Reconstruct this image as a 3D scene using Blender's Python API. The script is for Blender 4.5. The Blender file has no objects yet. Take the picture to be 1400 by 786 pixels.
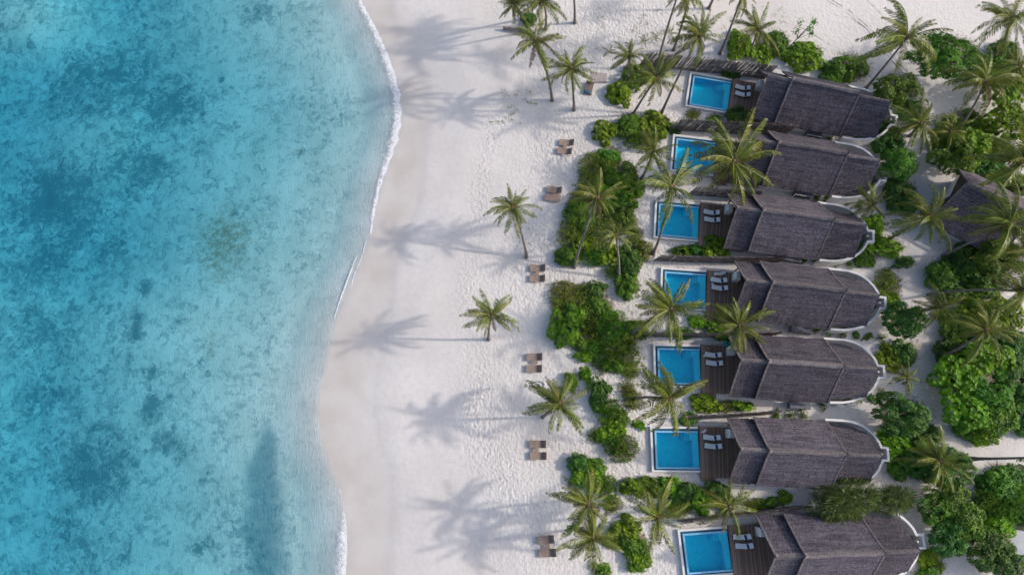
import bpy, math, random
import numpy as np
from mathutils import Vector, Matrix

random.seed(11)
rng = np.random.default_rng(5)
R = math.radians
sc = bpy.context.scene
COL = sc.collection

# ------------------------------------------------------------------ camera, sky, sun, exposure
H, F, TILT = 83.0, 934.0, R(14)          # drone height, focal length in photo pixels, tilt away from nadir
cam = bpy.data.cameras.new('camera')
cam.sensor_width = 36.0
cam.lens = 36.0 * F / 1400.0
cam.clip_end = 3000.0
cam.clip_start = 0.5
camo = bpy.data.objects.new('camera', cam)
COL.objects.link(camo)
camo.location = (0, 0, H)
camo.rotation_euler = (TILT, 0, 0)
sc.camera = camo

SUN_EL, SUN_AZ = R(30), R(5)             # azimuth counted from east towards north
world = bpy.data.worlds.new('World')
sc.world = world
world.use_nodes = True
wn = world.node_tree.nodes
sky = wn.new('ShaderNodeTexSky')
sky.sky_type = 'NISHITA'
sky.sun_disc = False
sky.sun_elevation = SUN_EL
sky.sun_rotation = R(90) - SUN_AZ
sky.air_density = 1.0
sky.dust_density = 3.0
sky.ozone_density = 1.0
world.node_tree.links.new(sky.outputs[0], wn['Background'].inputs[0])
wn['Background'].inputs[1].default_value = 0.15

sun = bpy.data.lights.new('sun', 'SUN')
sun.energy = 2.0
sun.angle = R(1.8)
sun.color = (1.0, 0.92, 0.82)
suno = bpy.data.objects.new('sun', sun)
COL.objects.link(suno)
d = Vector((math.cos(SUN_EL) * math.cos(SUN_AZ), math.cos(SUN_EL) * math.sin(SUN_AZ), math.sin(SUN_EL)))
suno.rotation_euler = d.to_track_quat('Z', 'Y').to_euler()
suno.location = d * 200

sc.view_settings.view_transform = 'Standard'
sc.view_settings.look = 'None'
sc.view_settings.gamma = 1.0
sc.view_settings.use_curve_mapping = False
sc.view_settings.exposure = 0.45
sc.render.engine = 'CYCLES'
sc.cycles.max_bounces = 6
sc.cycles.diffuse_bounces = 3
sc.cycles.glossy_bounces = 2
sc.cycles.transparent_max_bounces = 12
sc.cycles.volume_bounces = 0
sc.cycles.use_denoising = True


def W(px, py, z=0.0):
    """Ground position of a point measured in the photograph, at height z."""
    u, v = px - 700.0, py - 393.0
    dy = F * math.sin(TILT) - v * math.cos(TILT)
    dz = -(F * math.cos(TILT) + v * math.sin(TILT))
    t = (z - H) / dz
    return Vector((u * t, dy * t, z))


def mpp(py, z=0.0):
    """Metres per photo pixel at that row and height."""
    return (H - z) / (F * math.cos(TILT) + (py - 393.0) * math.sin(TILT))


# ------------------------------------------------------------------ materials
class NT:
    def __init__(s, name):
        s.m = bpy.data.materials.new(name)
        s.m.use_nodes = True
        s.t = s.m.node_tree
        s.p = s.t.nodes['Principled BSDF']
        s.out = s.t.nodes['Material Output']

    def n(s, typ, **kw):
        nd = s.t.nodes.new(typ)
        for k, v in kw.items():
            setattr(nd, k, v)
        return nd

    def l(s, a, b):
        s.t.links.new(a, b)

    def val(s, sock, v):
        if isinstance(v, bpy.types.NodeSocket):
            s.l(v, sock)
        else:
            sock.default_value = v

    def math(s, op, a, b=0.0, clamp=False):
        nd = s.n('ShaderNodeMath', operation=op, use_clamp=clamp)
        s.val(nd.inputs[0], a)
        s.val(nd.inputs[1], b)
        return nd.outputs[0]

    def mix(s, f, a, b, blend='MIX'):
        nd = s.n('ShaderNodeMix', data_type='RGBA', blend_type=blend)
        s.val(nd.inputs['Factor'], f)
        s.val(nd.inputs[6], (*a, 1) if isinstance(a, tuple) else a)
        s.val(nd.inputs[7], (*b, 1) if isinstance(b, tuple) else b)
        return nd.outputs[2]

    def noise(s, vec, scale, detail=3.0, rough=0.55, dist=0.0):
        nd = s.n('ShaderNodeTexNoise')
        if vec is not None:
            s.l(vec, nd.inputs['Vector'])
        nd.inputs['Scale'].default_value = scale
        nd.inputs['Detail'].default_value = detail
        nd.inputs['Roughness'].default_value = rough
        nd.inputs['Distortion'].default_value = dist
        return nd.outputs[0]

    def step(s, v, a, b, lo=0.0, hi=1.0):
        nd = s.n('ShaderNodeMapRange', interpolation_type='SMOOTHSTEP')
        s.val(nd.inputs[0], v)
        for i, x in enumerate((a, b, lo, hi)):
            nd.inputs[i + 1].default_value = x
        return nd.outputs[0]

    def mapping(s, vec, scale=(1, 1, 1), rot=(0, 0, 0)):
        nd = s.n('ShaderNodeMapping')
        s.l(vec, nd.inputs[0])
        nd.inputs['Scale'].default_value = scale
        nd.inputs['Rotation'].default_value = rot
        return nd.outputs[0]

    def bump(s, h, strength, dist, normal=None):
        nd = s.n('ShaderNodeBump')
        s.l(h, nd.inputs['Height'])
        s.val(nd.inputs['Strength'], strength)
        nd.inputs['Distance'].default_value = dist
        if normal is not None:
            s.l(normal, nd.inputs['Normal'])
        return nd.outputs[0]

    def attr(s, name):
        nd = s.n('ShaderNodeAttribute', attribute_name=name)
        return nd.outputs['Fac']

    def obj(s):
        return s.n('ShaderNodeTexCoord').outputs['Object']

    def pos(s):
        return s.n('ShaderNodeNewGeometry').outputs['Position']


def simple(name, col, rough=0.7, var=0.15, scale=4.0, bump=0.0, spec=0.3):
    k = NT(name)
    o = k.obj()
    nz = k.noise(o, scale, 4, 0.6)
    c = k.mix(k.step(nz, 0.3, 0.7), tuple(x * (1 - var) for x in col), tuple(min(1, x * (1 + var)) for x in col))
    k.l(c, k.p.inputs['Base Color'])
    k.p.inputs['Roughness'].default_value = rough
    k.p.inputs['Specular IOR Level'].default_value = spec
    if bump:
        k.l(k.bump(k.noise(o, scale * 6, 3), bump, 0.03), k.p.inputs['Normal'])
    return k.m


def leaf_material(name, dark, light, trans=0.25, rough=0.5):
    k = NT(name)
    oi = k.n('ShaderNodeObjectInfo').outputs['Random']
    isl = k.n('ShaderNodeNewGeometry').outputs['Random Per Island']
    nz = k.noise(k.pos(), 0.9, 2)
    f = k.math('ADD', k.math('MULTIPLY', isl, 0.45), k.math('MULTIPLY', k.step(nz, 0.3, 0.7), 0.55))
    c = k.mix(f, dark, light)
    hs = k.n('ShaderNodeHueSaturation')
    k.l(c, hs.inputs['Color'])
    k.l(k.math('ADD', k.math('MULTIPLY', oi, 0.045), 0.478), hs.inputs['Hue'])
    k.l(k.math('ADD', k.math('MULTIPLY', oi, 0.35), 0.85), hs.inputs['Value'])
    k.l(hs.outputs[0], k.p.inputs['Base Color'])
    k.p.inputs['Roughness'].default_value = rough
    k.p.inputs['Specular IOR Level'].default_value = 0.35
    tr = k.n('ShaderNodeBsdfTranslucent')
    k.l(hs.outputs[0], tr.inputs['Color'])
    mx = k.n('ShaderNodeMixShader')
    mx.inputs[0].default_value = trans
    k.l(k.p.outputs[0], mx.inputs[1])
    k.l(tr.outputs[0], mx.inputs[2])
    k.l(mx.outputs[0], k.out.inputs['Surface'])
    return k.m


def make_sand():
    k = NT('sand_and_seabed')
    P = k.pos()
    z = k.n('ShaderNodeSeparateXYZ')
    k.l(P, z.inputs[0])
    zz = z.outputs['Z']
    # dry coral sand
    n1 = k.noise(P, 0.09, 4, 0.6)
    n2 = k.noise(P, 1.6, 5, 0.65)
    sand = k.mix(k.step(n1, 0.3, 0.7), (0.635, 0.595, 0.57), (0.725, 0.685, 0.66))
    sand = k.mix(k.step(n2, 0.35, 0.75, 0.0, 0.35), sand, (0.50, 0.47, 0.46))
    # packed lane; its grey also holds the shade of the trees beside it
    lane = k.math('MULTIPLY', k.attr('lane'), k.step(k.noise(P, 0.35, 4), 0.25, 0.6))
    sand = k.mix(k.math('MULTIPLY', lane, 0.7), sand, (0.46, 0.435, 0.435))
    # wet sand near the waterline
    wetn = k.math('ADD', zz, k.math('MULTIPLY', k.math('SUBTRACT', k.noise(P, 0.12, 3), 0.5), 0.16))
    wet = k.step(wetn, -0.44, -0.10, 1.0, 0.0)
    wetsand = k.mix(k.step(k.noise(P, 0.25, 3), 0.3, 0.7), (0.55, 0.50, 0.46), (0.63, 0.585, 0.55))
    sand = k.mix(wet, sand, wetsand)
    # leaf litter round the plants
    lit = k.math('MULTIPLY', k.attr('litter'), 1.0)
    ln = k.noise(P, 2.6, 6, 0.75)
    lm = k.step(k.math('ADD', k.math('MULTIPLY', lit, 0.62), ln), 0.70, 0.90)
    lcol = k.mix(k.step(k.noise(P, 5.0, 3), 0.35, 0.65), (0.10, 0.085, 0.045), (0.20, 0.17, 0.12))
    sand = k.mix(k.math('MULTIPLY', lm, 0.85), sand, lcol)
    # small twigs and debris specks
    vor = k.n('ShaderNodeTexVoronoi', feature='F1')
    k.l(P, vor.inputs['Vector'])
    vor.inputs['Scale'].default_value = 0.55
    sp = k.math('MULTIPLY', k.step(vor.outputs['Distance'], 0.05, 0.12, 1, 0), k.step(k.noise(P, 0.2, 2), 0.5, 0.62))
    sand = k.mix(k.math('MULTIPLY', k.math('MULTIPLY', sp, k.attr('debris')), 0.6), sand, (0.14, 0.12, 0.08))
    # seabed: pale sand broken up by small patches of weed and rubble
    bed = k.mix(k.step(k.noise(P, 0.22, 4), 0.3, 0.7), (0.55, 0.565, 0.53), (0.67, 0.67, 0.635))
    g = k.attr('weed')
    wv_ = k.n('ShaderNodeVectorMath', operation='SCALE')
    nc = k.n('ShaderNodeTexNoise')
    k.l(P, nc.inputs['Vector'])
    nc.inputs['Scale'].default_value = 0.9
    nc.inputs['Detail'].default_value = 4
    k.l(nc.outputs['Color'], wv_.inputs[0])
    wv_.inputs['Scale'].default_value = 1.6
    pw = k.n('ShaderNodeVectorMath', operation='ADD')
    k.l(P, pw.inputs[0])
    k.l(wv_.outputs[0], pw.inputs[1])
    cells = []
    for scl in (1.3, 2.8):
        vc = k.n('ShaderNodeTexVoronoi', feature='F1')
        k.l(pw.outputs[0], vc.inputs['Vector'])
        vc.inputs['Scale'].default_value = scl
        sx = k.n('ShaderNodeSeparateColor')
        k.l(vc.outputs['Color'], sx.inputs[0])
        cells.append(sx.outputs[0])
    mot = k.math('ADD', k.math('MULTIPLY', cells[0], 0.30), k.math('MULTIPLY', cells[1], 0.26))
    mot = k.math('ADD', mot, k.math('MULTIPLY', k.noise(P, 0.35, 7, 0.75), 0.75))
    wm = k.step(k.math('ADD', mot, k.math('MULTIPLY', g, 0.50)), 0.54, 1.18)
    wm = k.math('MULTIPLY', wm, k.math('MAXIMUM', k.step(zz, -1.9, -1.2, 1.0, 0.35), g))
    bed = k.mix(k.math('MULTIPLY', wm, 0.82), bed, (0.05, 0.18, 0.215))
    bed = k.mix(k.math('MULTIPLY', k.attr('tongue_tone'), 0.66), bed, (0.07, 0.20, 0.245))  # darker bed colour along the tongue
    al = k.attr('algae')
    am = k.step(k.math('ADD', k.math('MULTIPLY', al, 0.8), k.noise(P, 1.3, 5, 0.75)), 0.75, 1.15)
    bed = k.mix(k.math('MULTIPLY', am, 0.75), bed, (0.20, 0.17, 0.085))
    under = k.step(zz, -0.62, -0.50, 1.0, 0.0)
    k.l(k.mix(under, sand, bed), k.p.inputs['Base Color'])
    k.l(k.math('SUBTRACT', 0.95, k.math('MULTIPLY', wet, 0.35)), k.p.inputs['Roughness'])
    k.p.inputs['Specular IOR Level'].default_value = 0.25
    # relief: trampled dry sand, smooth wet sand, rippled seabed
    r1 = k.noise(k.mapping(P, (1.0, 0.55, 1.0), (0, 0, 0.25)), 3.6, 3, 0.6, 0.5)
    fv = k.n('ShaderNodeTexVoronoi', feature='SMOOTH_F1')
    k.l(P, fv.inputs['Vector'])
    fv.inputs['Scale'].default_value = 2.6
    fh = k.math('ADD', k.math('MULTIPLY', r1, 0.8), k.math('MULTIPLY', fv.outputs['Distance'], 0.5))
    b1 = k.bump(fh, k.attr('rough'), 0.30)
    wv = k.noise(k.mapping(P, (2.6, 0.7, 1.0), (0, 0, 0.12)), 1.6, 3, 0.6, 1.2)
    b2 = k.bump(wv, k.math('MULTIPLY', under, 0.28), 0.3, b1)
    k.l(b2, k.p.inputs['Normal'])
    return k.m


def make_sea():
    k = NT('sea_water')
    P = k.pos()
    k.t.nodes.remove(k.p)
    tr = k.n('ShaderNodeBsdfTransparent')
    gl = k.n('ShaderNodeBsdfGlossy')
    gl.inputs['Roughness'].default_value = 0.18
    h = k.math('ADD', k.noise(k.mapping(P, (1.0, 0.45, 1), (0, 0, 0.15)), 0.9, 4, 0.6), k.math('MULTIPLY', k.noise(P, 0.18, 3), 1.5))
    b = k.bump(h, 0.45, 0.6)
    k.l(b, gl.inputs['Normal'])
    fr = k.n('ShaderNodeFresnel')
    fr.inputs[0].default_value = 1.33
    k.l(b, fr.inputs['Normal'])
    mx = k.n('ShaderNodeMixShader')
    bf = k.n('ShaderNodeNewGeometry').outputs['Backfacing']
    k.l(k.math('MULTIPLY', fr.outputs[0], k.math('SUBTRACT', 1.0, bf)), mx.inputs[0])
    k.l(tr.outputs[0], mx.inputs[1])
    k.l(gl.outputs[0], mx.inputs[2])
    k.l(mx.outputs[0], k.out.inputs['Surface'])
    va = k.n('ShaderNodeVolumeAbsorption')
    va.inputs['Color'].default_value = (0.0, 0.745, 0.872, 1)
    va.inputs['Density'].default_value = 0.20
    k.l(va.outputs[0], k.out.inputs['Volume'])
    return k.m


def make_pool_water():
    k = NT('pool_water')
    k.t.nodes.remove(k.p)
    tr = k.n('ShaderNodeBsdfTransparent')
    tr.inputs['Color'].default_value = (0.28, 0.84, 0.95, 1)
    gl = k.n('ShaderNodeBsdfGlossy')
    gl.inputs['Roughness'].default_value = 0.03
    b = k.bump(k.noise(k.pos(), 2.5, 2), 0.10, 0.1)
    k.l(b, gl.inputs['Normal'])
    fr = k.n('ShaderNodeFresnel')
    fr.inputs[0].default_value = 1.33
    mx = k.n('ShaderNodeMixShader')
    bf = k.n('ShaderNodeNewGeometry').outputs['Backfacing']
    k.l(k.math('MULTIPLY', fr.outputs[0], k.math('SUBTRACT', 1.0, bf)), mx.inputs[0])
    k.l(tr.outputs[0], mx.inputs[1])
    k.l(gl.outputs[0], mx.inputs[2])
    k.l(mx.outputs[0], k.out.inputs['Surface'])
    return k.m


def make_foam():
    k = NT('foam')
    P = k.pos()
    uv = k.attr('edge')
    n = k.noise(P, 1.1, 6, 0.75, 0.7)
    n2 = k.noise(P, 4.0, 4, 0.7)
    f = k.step(k.math('ADD', k.math('ADD', k.math('MULTIPLY', uv, 0.75), k.math('MULTIPLY', n, 0.7)), k.math('MULTIPLY', n2, 0.40)), 0.94, 1.30)
    k.p.inputs['Base Color'].default_value = (0.82, 0.82, 0.84, 1)
    k.p.inputs['Roughness'].default_value = 0.8
    k.l(k.math('MULTIPLY', f, 0.95), k.p.inputs['Alpha'])
    k.l(k.bump(n2, 0.6, 0.1), k.p.inputs['Normal'])
    return k.m


def make_thatch(name, a, b):
    k = NT(name)
    o = k.obj()
    s = k.n('ShaderNodeSeparateXYZ')
    k.l(o, s.inputs[0])
    ya = k.math('ABSOLUTE', s.outputs['Y'])
    cour = k.math('FRACT', k.math('ADD', k.math('MULTIPLY', ya, 2.3), k.math('MULTIPLY', k.noise(o, 0.9, 3), 0.5)))
    fine = k.noise(k.mapping(o, (9, 2.6, 2.6)), 1.0, 3, 0.75)
    big = k.noise(o, 0.45, 4, 0.6)
    patch = k.noise(k.mapping(o, (1.3, 3.2, 3.2)), 1.0, 4, 0.7)
    row = k.noise(k.mapping(o, (0.35, 4.5, 4.5)), 1.0, 2, 0.6)
    f = k.math('ADD', k.math('ADD', k.math('MULTIPLY', fine, 0.55), k.math('MULTIPLY', patch, 0.18)), k.math('MULTIPLY', row, 0.32))
    c = k.mix(k.step(f, 0.41, 0.66), a, b)
    c = k.mix(k.step(big, 0.35, 0.7, 0.0, 0.35), c, tuple(x * 0.6 for x in a))
    hs = k.n('ShaderNodeHueSaturation')
    k.l(c, hs.inputs['Color'])
    k.l(k.math('ADD', k.math('MULTIPLY', k.n('ShaderNodeObjectInfo').outputs['Random'], 0.35), 0.85), hs.inputs['Value'])
    k.l(hs.outputs[0], k.p.inputs['Base Color'])
    k.p.inputs['Roughness'].default_value = 0.9
    k.p.inputs['Specular IOR Level'].default_value = 0.15
    h = k.math('ADD', k.math('MULTIPLY', fine, 0.7), k.math('MULTIPLY', cour, 0.5))
    k.l(k.bump(h, 0.8, 0.16), k.p.inputs['Normal'])
    return k.m


def make_planks(name, a, b, pitch, axis='X'):
    k = NT(name)
    o = k.obj()
    s = k.n('ShaderNodeSeparateXYZ')
    k.l(o, s.inputs[0])
    v = k.math('MULTIPLY', s.outputs[axis], 1.0 / pitch)
    idx = k.math('FLOOR', v)
    wn_ = k.n('ShaderNodeTexWhiteNoise', noise_dimensions='1D')
    k.l(idx, wn_.inputs['W'])
    fr = k.math('FRACT', v)
    gap = k.math('MULTIPLY', k.step(fr, 0.0, 0.10), k.step(fr, 0.90, 1.0, 1, 0))
    g = k.noise(k.mapping(o, (6, 0.7, 1) if axis == 'X' else (0.7, 6, 1)), 1.3, 4, 0.7)
    c = k.mix(k.math('ADD', k.math('MULTIPLY', wn_.outputs[0], 0.6), k.math('MULTIPLY', g, 0.4)), a, b)
    c = k.mix(gap, (0.03, 0.022, 0.018), c)
    k.l(c, k.p.inputs['Base Color'])
    k.p.inputs['Roughness'].default_value = 0.65
    k.l(k.bump(gap, 0.5, 0.02), k.p.inputs['Normal'])
    return k.m


M = {}
M['sand'] = make_sand()
M['sea'] = make_sea()
M['pool_water'] = make_pool_water()
M['foam'] = make_foam()
M['thatch'] = make_thatch('thatch', (0.060, 0.053, 0.068), (0.180, 0.158, 0.186))
M['thatch_ridge'] = make_thatch('thatch_ridge', (0.12, 0.104, 0.108), (0.26, 0.225, 0.23))
M['deck'] = make_planks('deck_boards', (0.14, 0.08, 0.055), (0.40, 0.26, 0.19), 0.20)
M['teak'] = make_planks('teak_slats', (0.28, 0.19, 0.15), (0.42, 0.30, 0.245), 0.115)
M['teak_dark'] = make_planks('dark_and_shaded_teak', (0.15, 0.10, 0.085), (0.26, 0.18, 0.15), 0.115)  # dark teak, also painting the sunless side of raised backrests
M['plaster'] = simple('white_plaster', (0.76, 0.745, 0.73), 0.8, 0.06, 1.5)
M['white'] = simple('white_cushion', (0.78, 0.76, 0.75), 0.85, 0.04, 5)
M['navy'] = simple('navy_cloth', (0.03, 0.05, 0.15), 0.9, 0.35, 14)
M['blue_cloth'] = simple('blue_cloth', (0.03, 0.12, 0.24), 0.9, 0.2, 6)
M['tile'] = simple('pool_tile', (0.05, 0.74, 0.84), 0.35, 0.07, 2.0)
M['tile_edge'] = simple('pool_edge_tile', (0.24, 0.55, 0.78), 0.4, 0.08, 3.0)
M['pool_ledge'] = simple('pale_ledge_tile', (0.34, 0.82, 0.88), 0.4, 0.06, 3.0)
M['gutter'] = simple('gutter_tile', (0.03, 0.12, 0.22), 0.4, 0.2, 3.0)
M['stick'] = simple('weathered_sticks', (0.27, 0.222, 0.205), 0.9, 0.5, 1.6)
M['dark_wood'] = simple('dark_wood', (0.075, 0.05, 0.042), 0.7, 0.3, 2.0)
M['glass'] = simple('dark_glass', (0.02, 0.025, 0.03), 0.1, 0.1, 1.0, 0, 0.5)
M['grey_metal'] = simple('grey_metal', (0.14, 0.15, 0.18), 0.5, 0.2, 3.0)
M['floor_tile'] = simple('grey_floor', (0.30, 0.30, 0.30), 0.7, 0.2, 2.0)
M['trunk'] = simple('palm_bark', (0.20, 0.17, 0.155), 0.9, 0.35, 3.0, 0.5)
M['bark'] = simple('shrub_bark', (0.085, 0.068, 0.05), 0.9, 0.3, 3.0, 0.5)
M['fibre'] = simple('palm_fibre', (0.17, 0.12, 0.065), 0.9, 0.35, 6.0, 0.4)
M['coconut'] = simple('coconut_husk', (0.30, 0.22, 0.06), 0.6, 0.3, 3.0)
M['frond'] = leaf_material('palm_frond', (0.042, 0.078, 0.008), (0.27, 0.295, 0.034), 0.36, 0.36)
M['midrib'] = simple('frond_midrib', (0.26, 0.27, 0.10), 0.5, 0.15, 2.0)
M['dry'] = leaf_material('dry_frond', (0.13, 0.085, 0.05), (0.25, 0.17, 0.10), 0.15, 0.8)
M['leaf_bright'] = leaf_material('bright_leaf', (0.070, 0.165, 0.008), (0.275, 0.45, 0.020), 0.38)
M['leaf_dark'] = leaf_material('dark_leaf', (0.028, 0.095, 0.016), (0.115, 0.26, 0.036), 0.34)
M['leaf_mid'] = leaf_material('mid_green_leaf', (0.042, 0.115, 0.010), (0.175, 0.335, 0.026), 0.36)
M['leaf_olive'] = leaf_material('olive_leaf', (0.080, 0.130, 0.014), (0.29, 0.365, 0.042), 0.35)
M['leaf_soft'] = leaf_material('soft_leaf', (0.055, 0.140, 0.016), (0.20, 0.355, 0.045), 0.35)
M['leaf_needle'] = leaf_material('needle_leaf', (0.050, 0.095, 0.022), (0.19, 0.28, 0.07), 0.28)
M['rock'] = simple('grey_rock', (0.22, 0.22, 0.23), 0.9, 0.35, 2.0, 0.6)
M['soil'] = simple('planted_soil', (0.06, 0.075, 0.04), 0.95, 0.4, 2.5, 0.4)
M['rope'] = simple('grey_rope', (0.27, 0.27, 0.29), 0.9, 0.15, 5.0)
M['teal'] = simple('turquoise_paint', (0.03, 0.30, 0.36), 0.5, 0.15, 2.0)
M['brown_mat'] = simple('brown_mat', (0.42, 0.35, 0.345), 0.9, 0.15, 5.0)
M['stone'] = simple('pale_stone_paving', (0.42, 0.44, 0.47), 0.8, 0.1, 1.0)


# ------------------------------------------------------------------ mesh helpers
class MB:
    def __init__(s):
        s.v, s.f, s.mi = [], [], []

    def add(s, vs, fs, mi=0):
        o = len(s.v)
        s.v += [tuple(v) for v in vs]
        s.f += [tuple(i + o for i in f) for f in fs]
        s.mi += [mi] * len(fs)
        return s

    def box(s, x0, x1, y0, y1, z0, z1, mi=0, mat=None):
        vs = [Vector((x, y, z)) for z in (z0, z1) for y in (y0, y1) for x in (x0, x1)]
        if mat is not None:
            vs = [mat @ v for v in vs]
        return s.add(vs, [(0, 2, 3, 1), (4, 5, 7, 6), (0, 1, 5, 4), (2, 6, 7, 3), (0, 4, 6, 2), (1, 3, 7, 5)], mi)

    def bev(s, x0, x1, y0, y1, z0, z1, b=0.03, mi=0, mat=None):
        """a box whose top and sides are softened by a chamfer"""
        vs = []
        for z, i in ((z0, 0.0), (z1 - b, 0.0), (z1, b)):
            vs += [Vector((x0 + i, y0 + i, z)), Vector((x1 - i, y0 + i, z)), Vector((x1 - i, y1 - i, z)), Vector((x0 + i, y1 - i, z))]
        if mat is not None:
            vs = [mat @ v for v in vs]
        fs = [(3, 2, 1, 0), (8, 9, 10, 11)]
        for r in (0, 4):
            for i in range(4):
                j = (i + 1) % 4
                fs.append((r + i, r + j, r + 4 + j, r + 4 + i))
        return s.add(vs, fs, mi)

    def tube(s, pts, rad, n=7, mi=0, cap=True):
        pts = [Vector(p) for p in pts]
        vs, fs = [], []
        for i, p in enumerate(pts):
            t = (pts[min(i + 1, len(pts) - 1)] - pts[max(i - 1, 0)]).normalized()
            a = t.cross(Vector((0.31, 0.87, 0.11))).normalized()
            b = t.cross(a)
            r = rad[i] if hasattr(rad, '__len__') else rad
            vs += [p + a * (r * math.cos(q)) + b * (r * math.sin(q)) for q in (2 * math.pi * k / n for k in range(n))]
        for i in range(len(pts) - 1):
            for k in range(n):
                j = (k + 1) % n
                fs.append((i * n + k, i * n + j, (i + 1) * n + j, (i + 1) * n + k))
        if cap:
            fs.append(tuple(range(n - 1, -1, -1)))
            fs.append(tuple((len(pts) - 1) * n + k for k in range(n)))
        return s.add(vs, fs, mi)

    def sphere(s, c, r, n=10, m=6, mi=0, sz=1.0):
        c = Vector(c)
        vs = [c + Vector((0, 0, r * sz))]
        for i in range(1, m):
            a = math.pi * i / m
            vs += [c + Vector((r * math.sin(a) * math.cos(2 * math.pi * k / n), r * math.sin(a) * math.sin(2 * math.pi * k / n), r * sz * math.cos(a))) for k in range(n)]
        vs.append(c - Vector((0, 0, r * sz)))
        fs = [(0, 1 + k, 1 + (k + 1) % n) for k in range(n)]
        for i in range(m - 2):
            for k in range(n):
                j = (k + 1) % n
                fs.append((1 + i * n + k, 1 + (i + 1) * n + k, 1 + (i + 1) * n + j, 1 + i * n + j))
        L = len(vs) - 1
        fs += [(L, 1 + (m - 2) * n + (k + 1) % n, 1 + (m - 2) * n + k) for k in range(n)]
        return s.add(vs, fs, mi)

    def mesh(s, name, mats, smooth=False):
        me = bpy.data.meshes.new(name)
        me.from_pydata(s.v, [], s.f)
        for m in (mats if isinstance(mats, (list, tuple)) else [mats]):
            me.materials.append(m)
        if any(s.mi):
            me.polygons.foreach_set('material_index', s.mi)
        if smooth:
            me.polygons.foreach_set('use_smooth', [True] * len(s.f))
        me.update()
        return me

    def build(s, name, mats, parent=None, smooth=False):
        return link(name, s.mesh(name, mats, smooth), parent)


def link(name, data, parent=None, loc=None, mat=None):
    o = bpy.data.objects.new(name, data)
    COL.objects.link(o)
    if parent is not None:
        o.parent = parent
    if mat is not None:
        o.matrix_local = mat
    elif loc is not None:
        o.location = loc
    return o


def tag(o, label=None, cat=None, group=None, kind=None):
    if label: o['label'] = label
    if cat: o['category'] = cat
    if group: o['group'] = group
    if kind: o['kind'] = kind
    return o


def thing(name, label, cat, loc, rz=0.0, group=None):
    o = bpy.data.objects.new(name, None)
    o.empty_display_size = 0.3
    COL.objects.link(o)
    o.location = loc
    o.rotation_euler = (0, 0, rz)
    return tag(o, label, cat, group)


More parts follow.
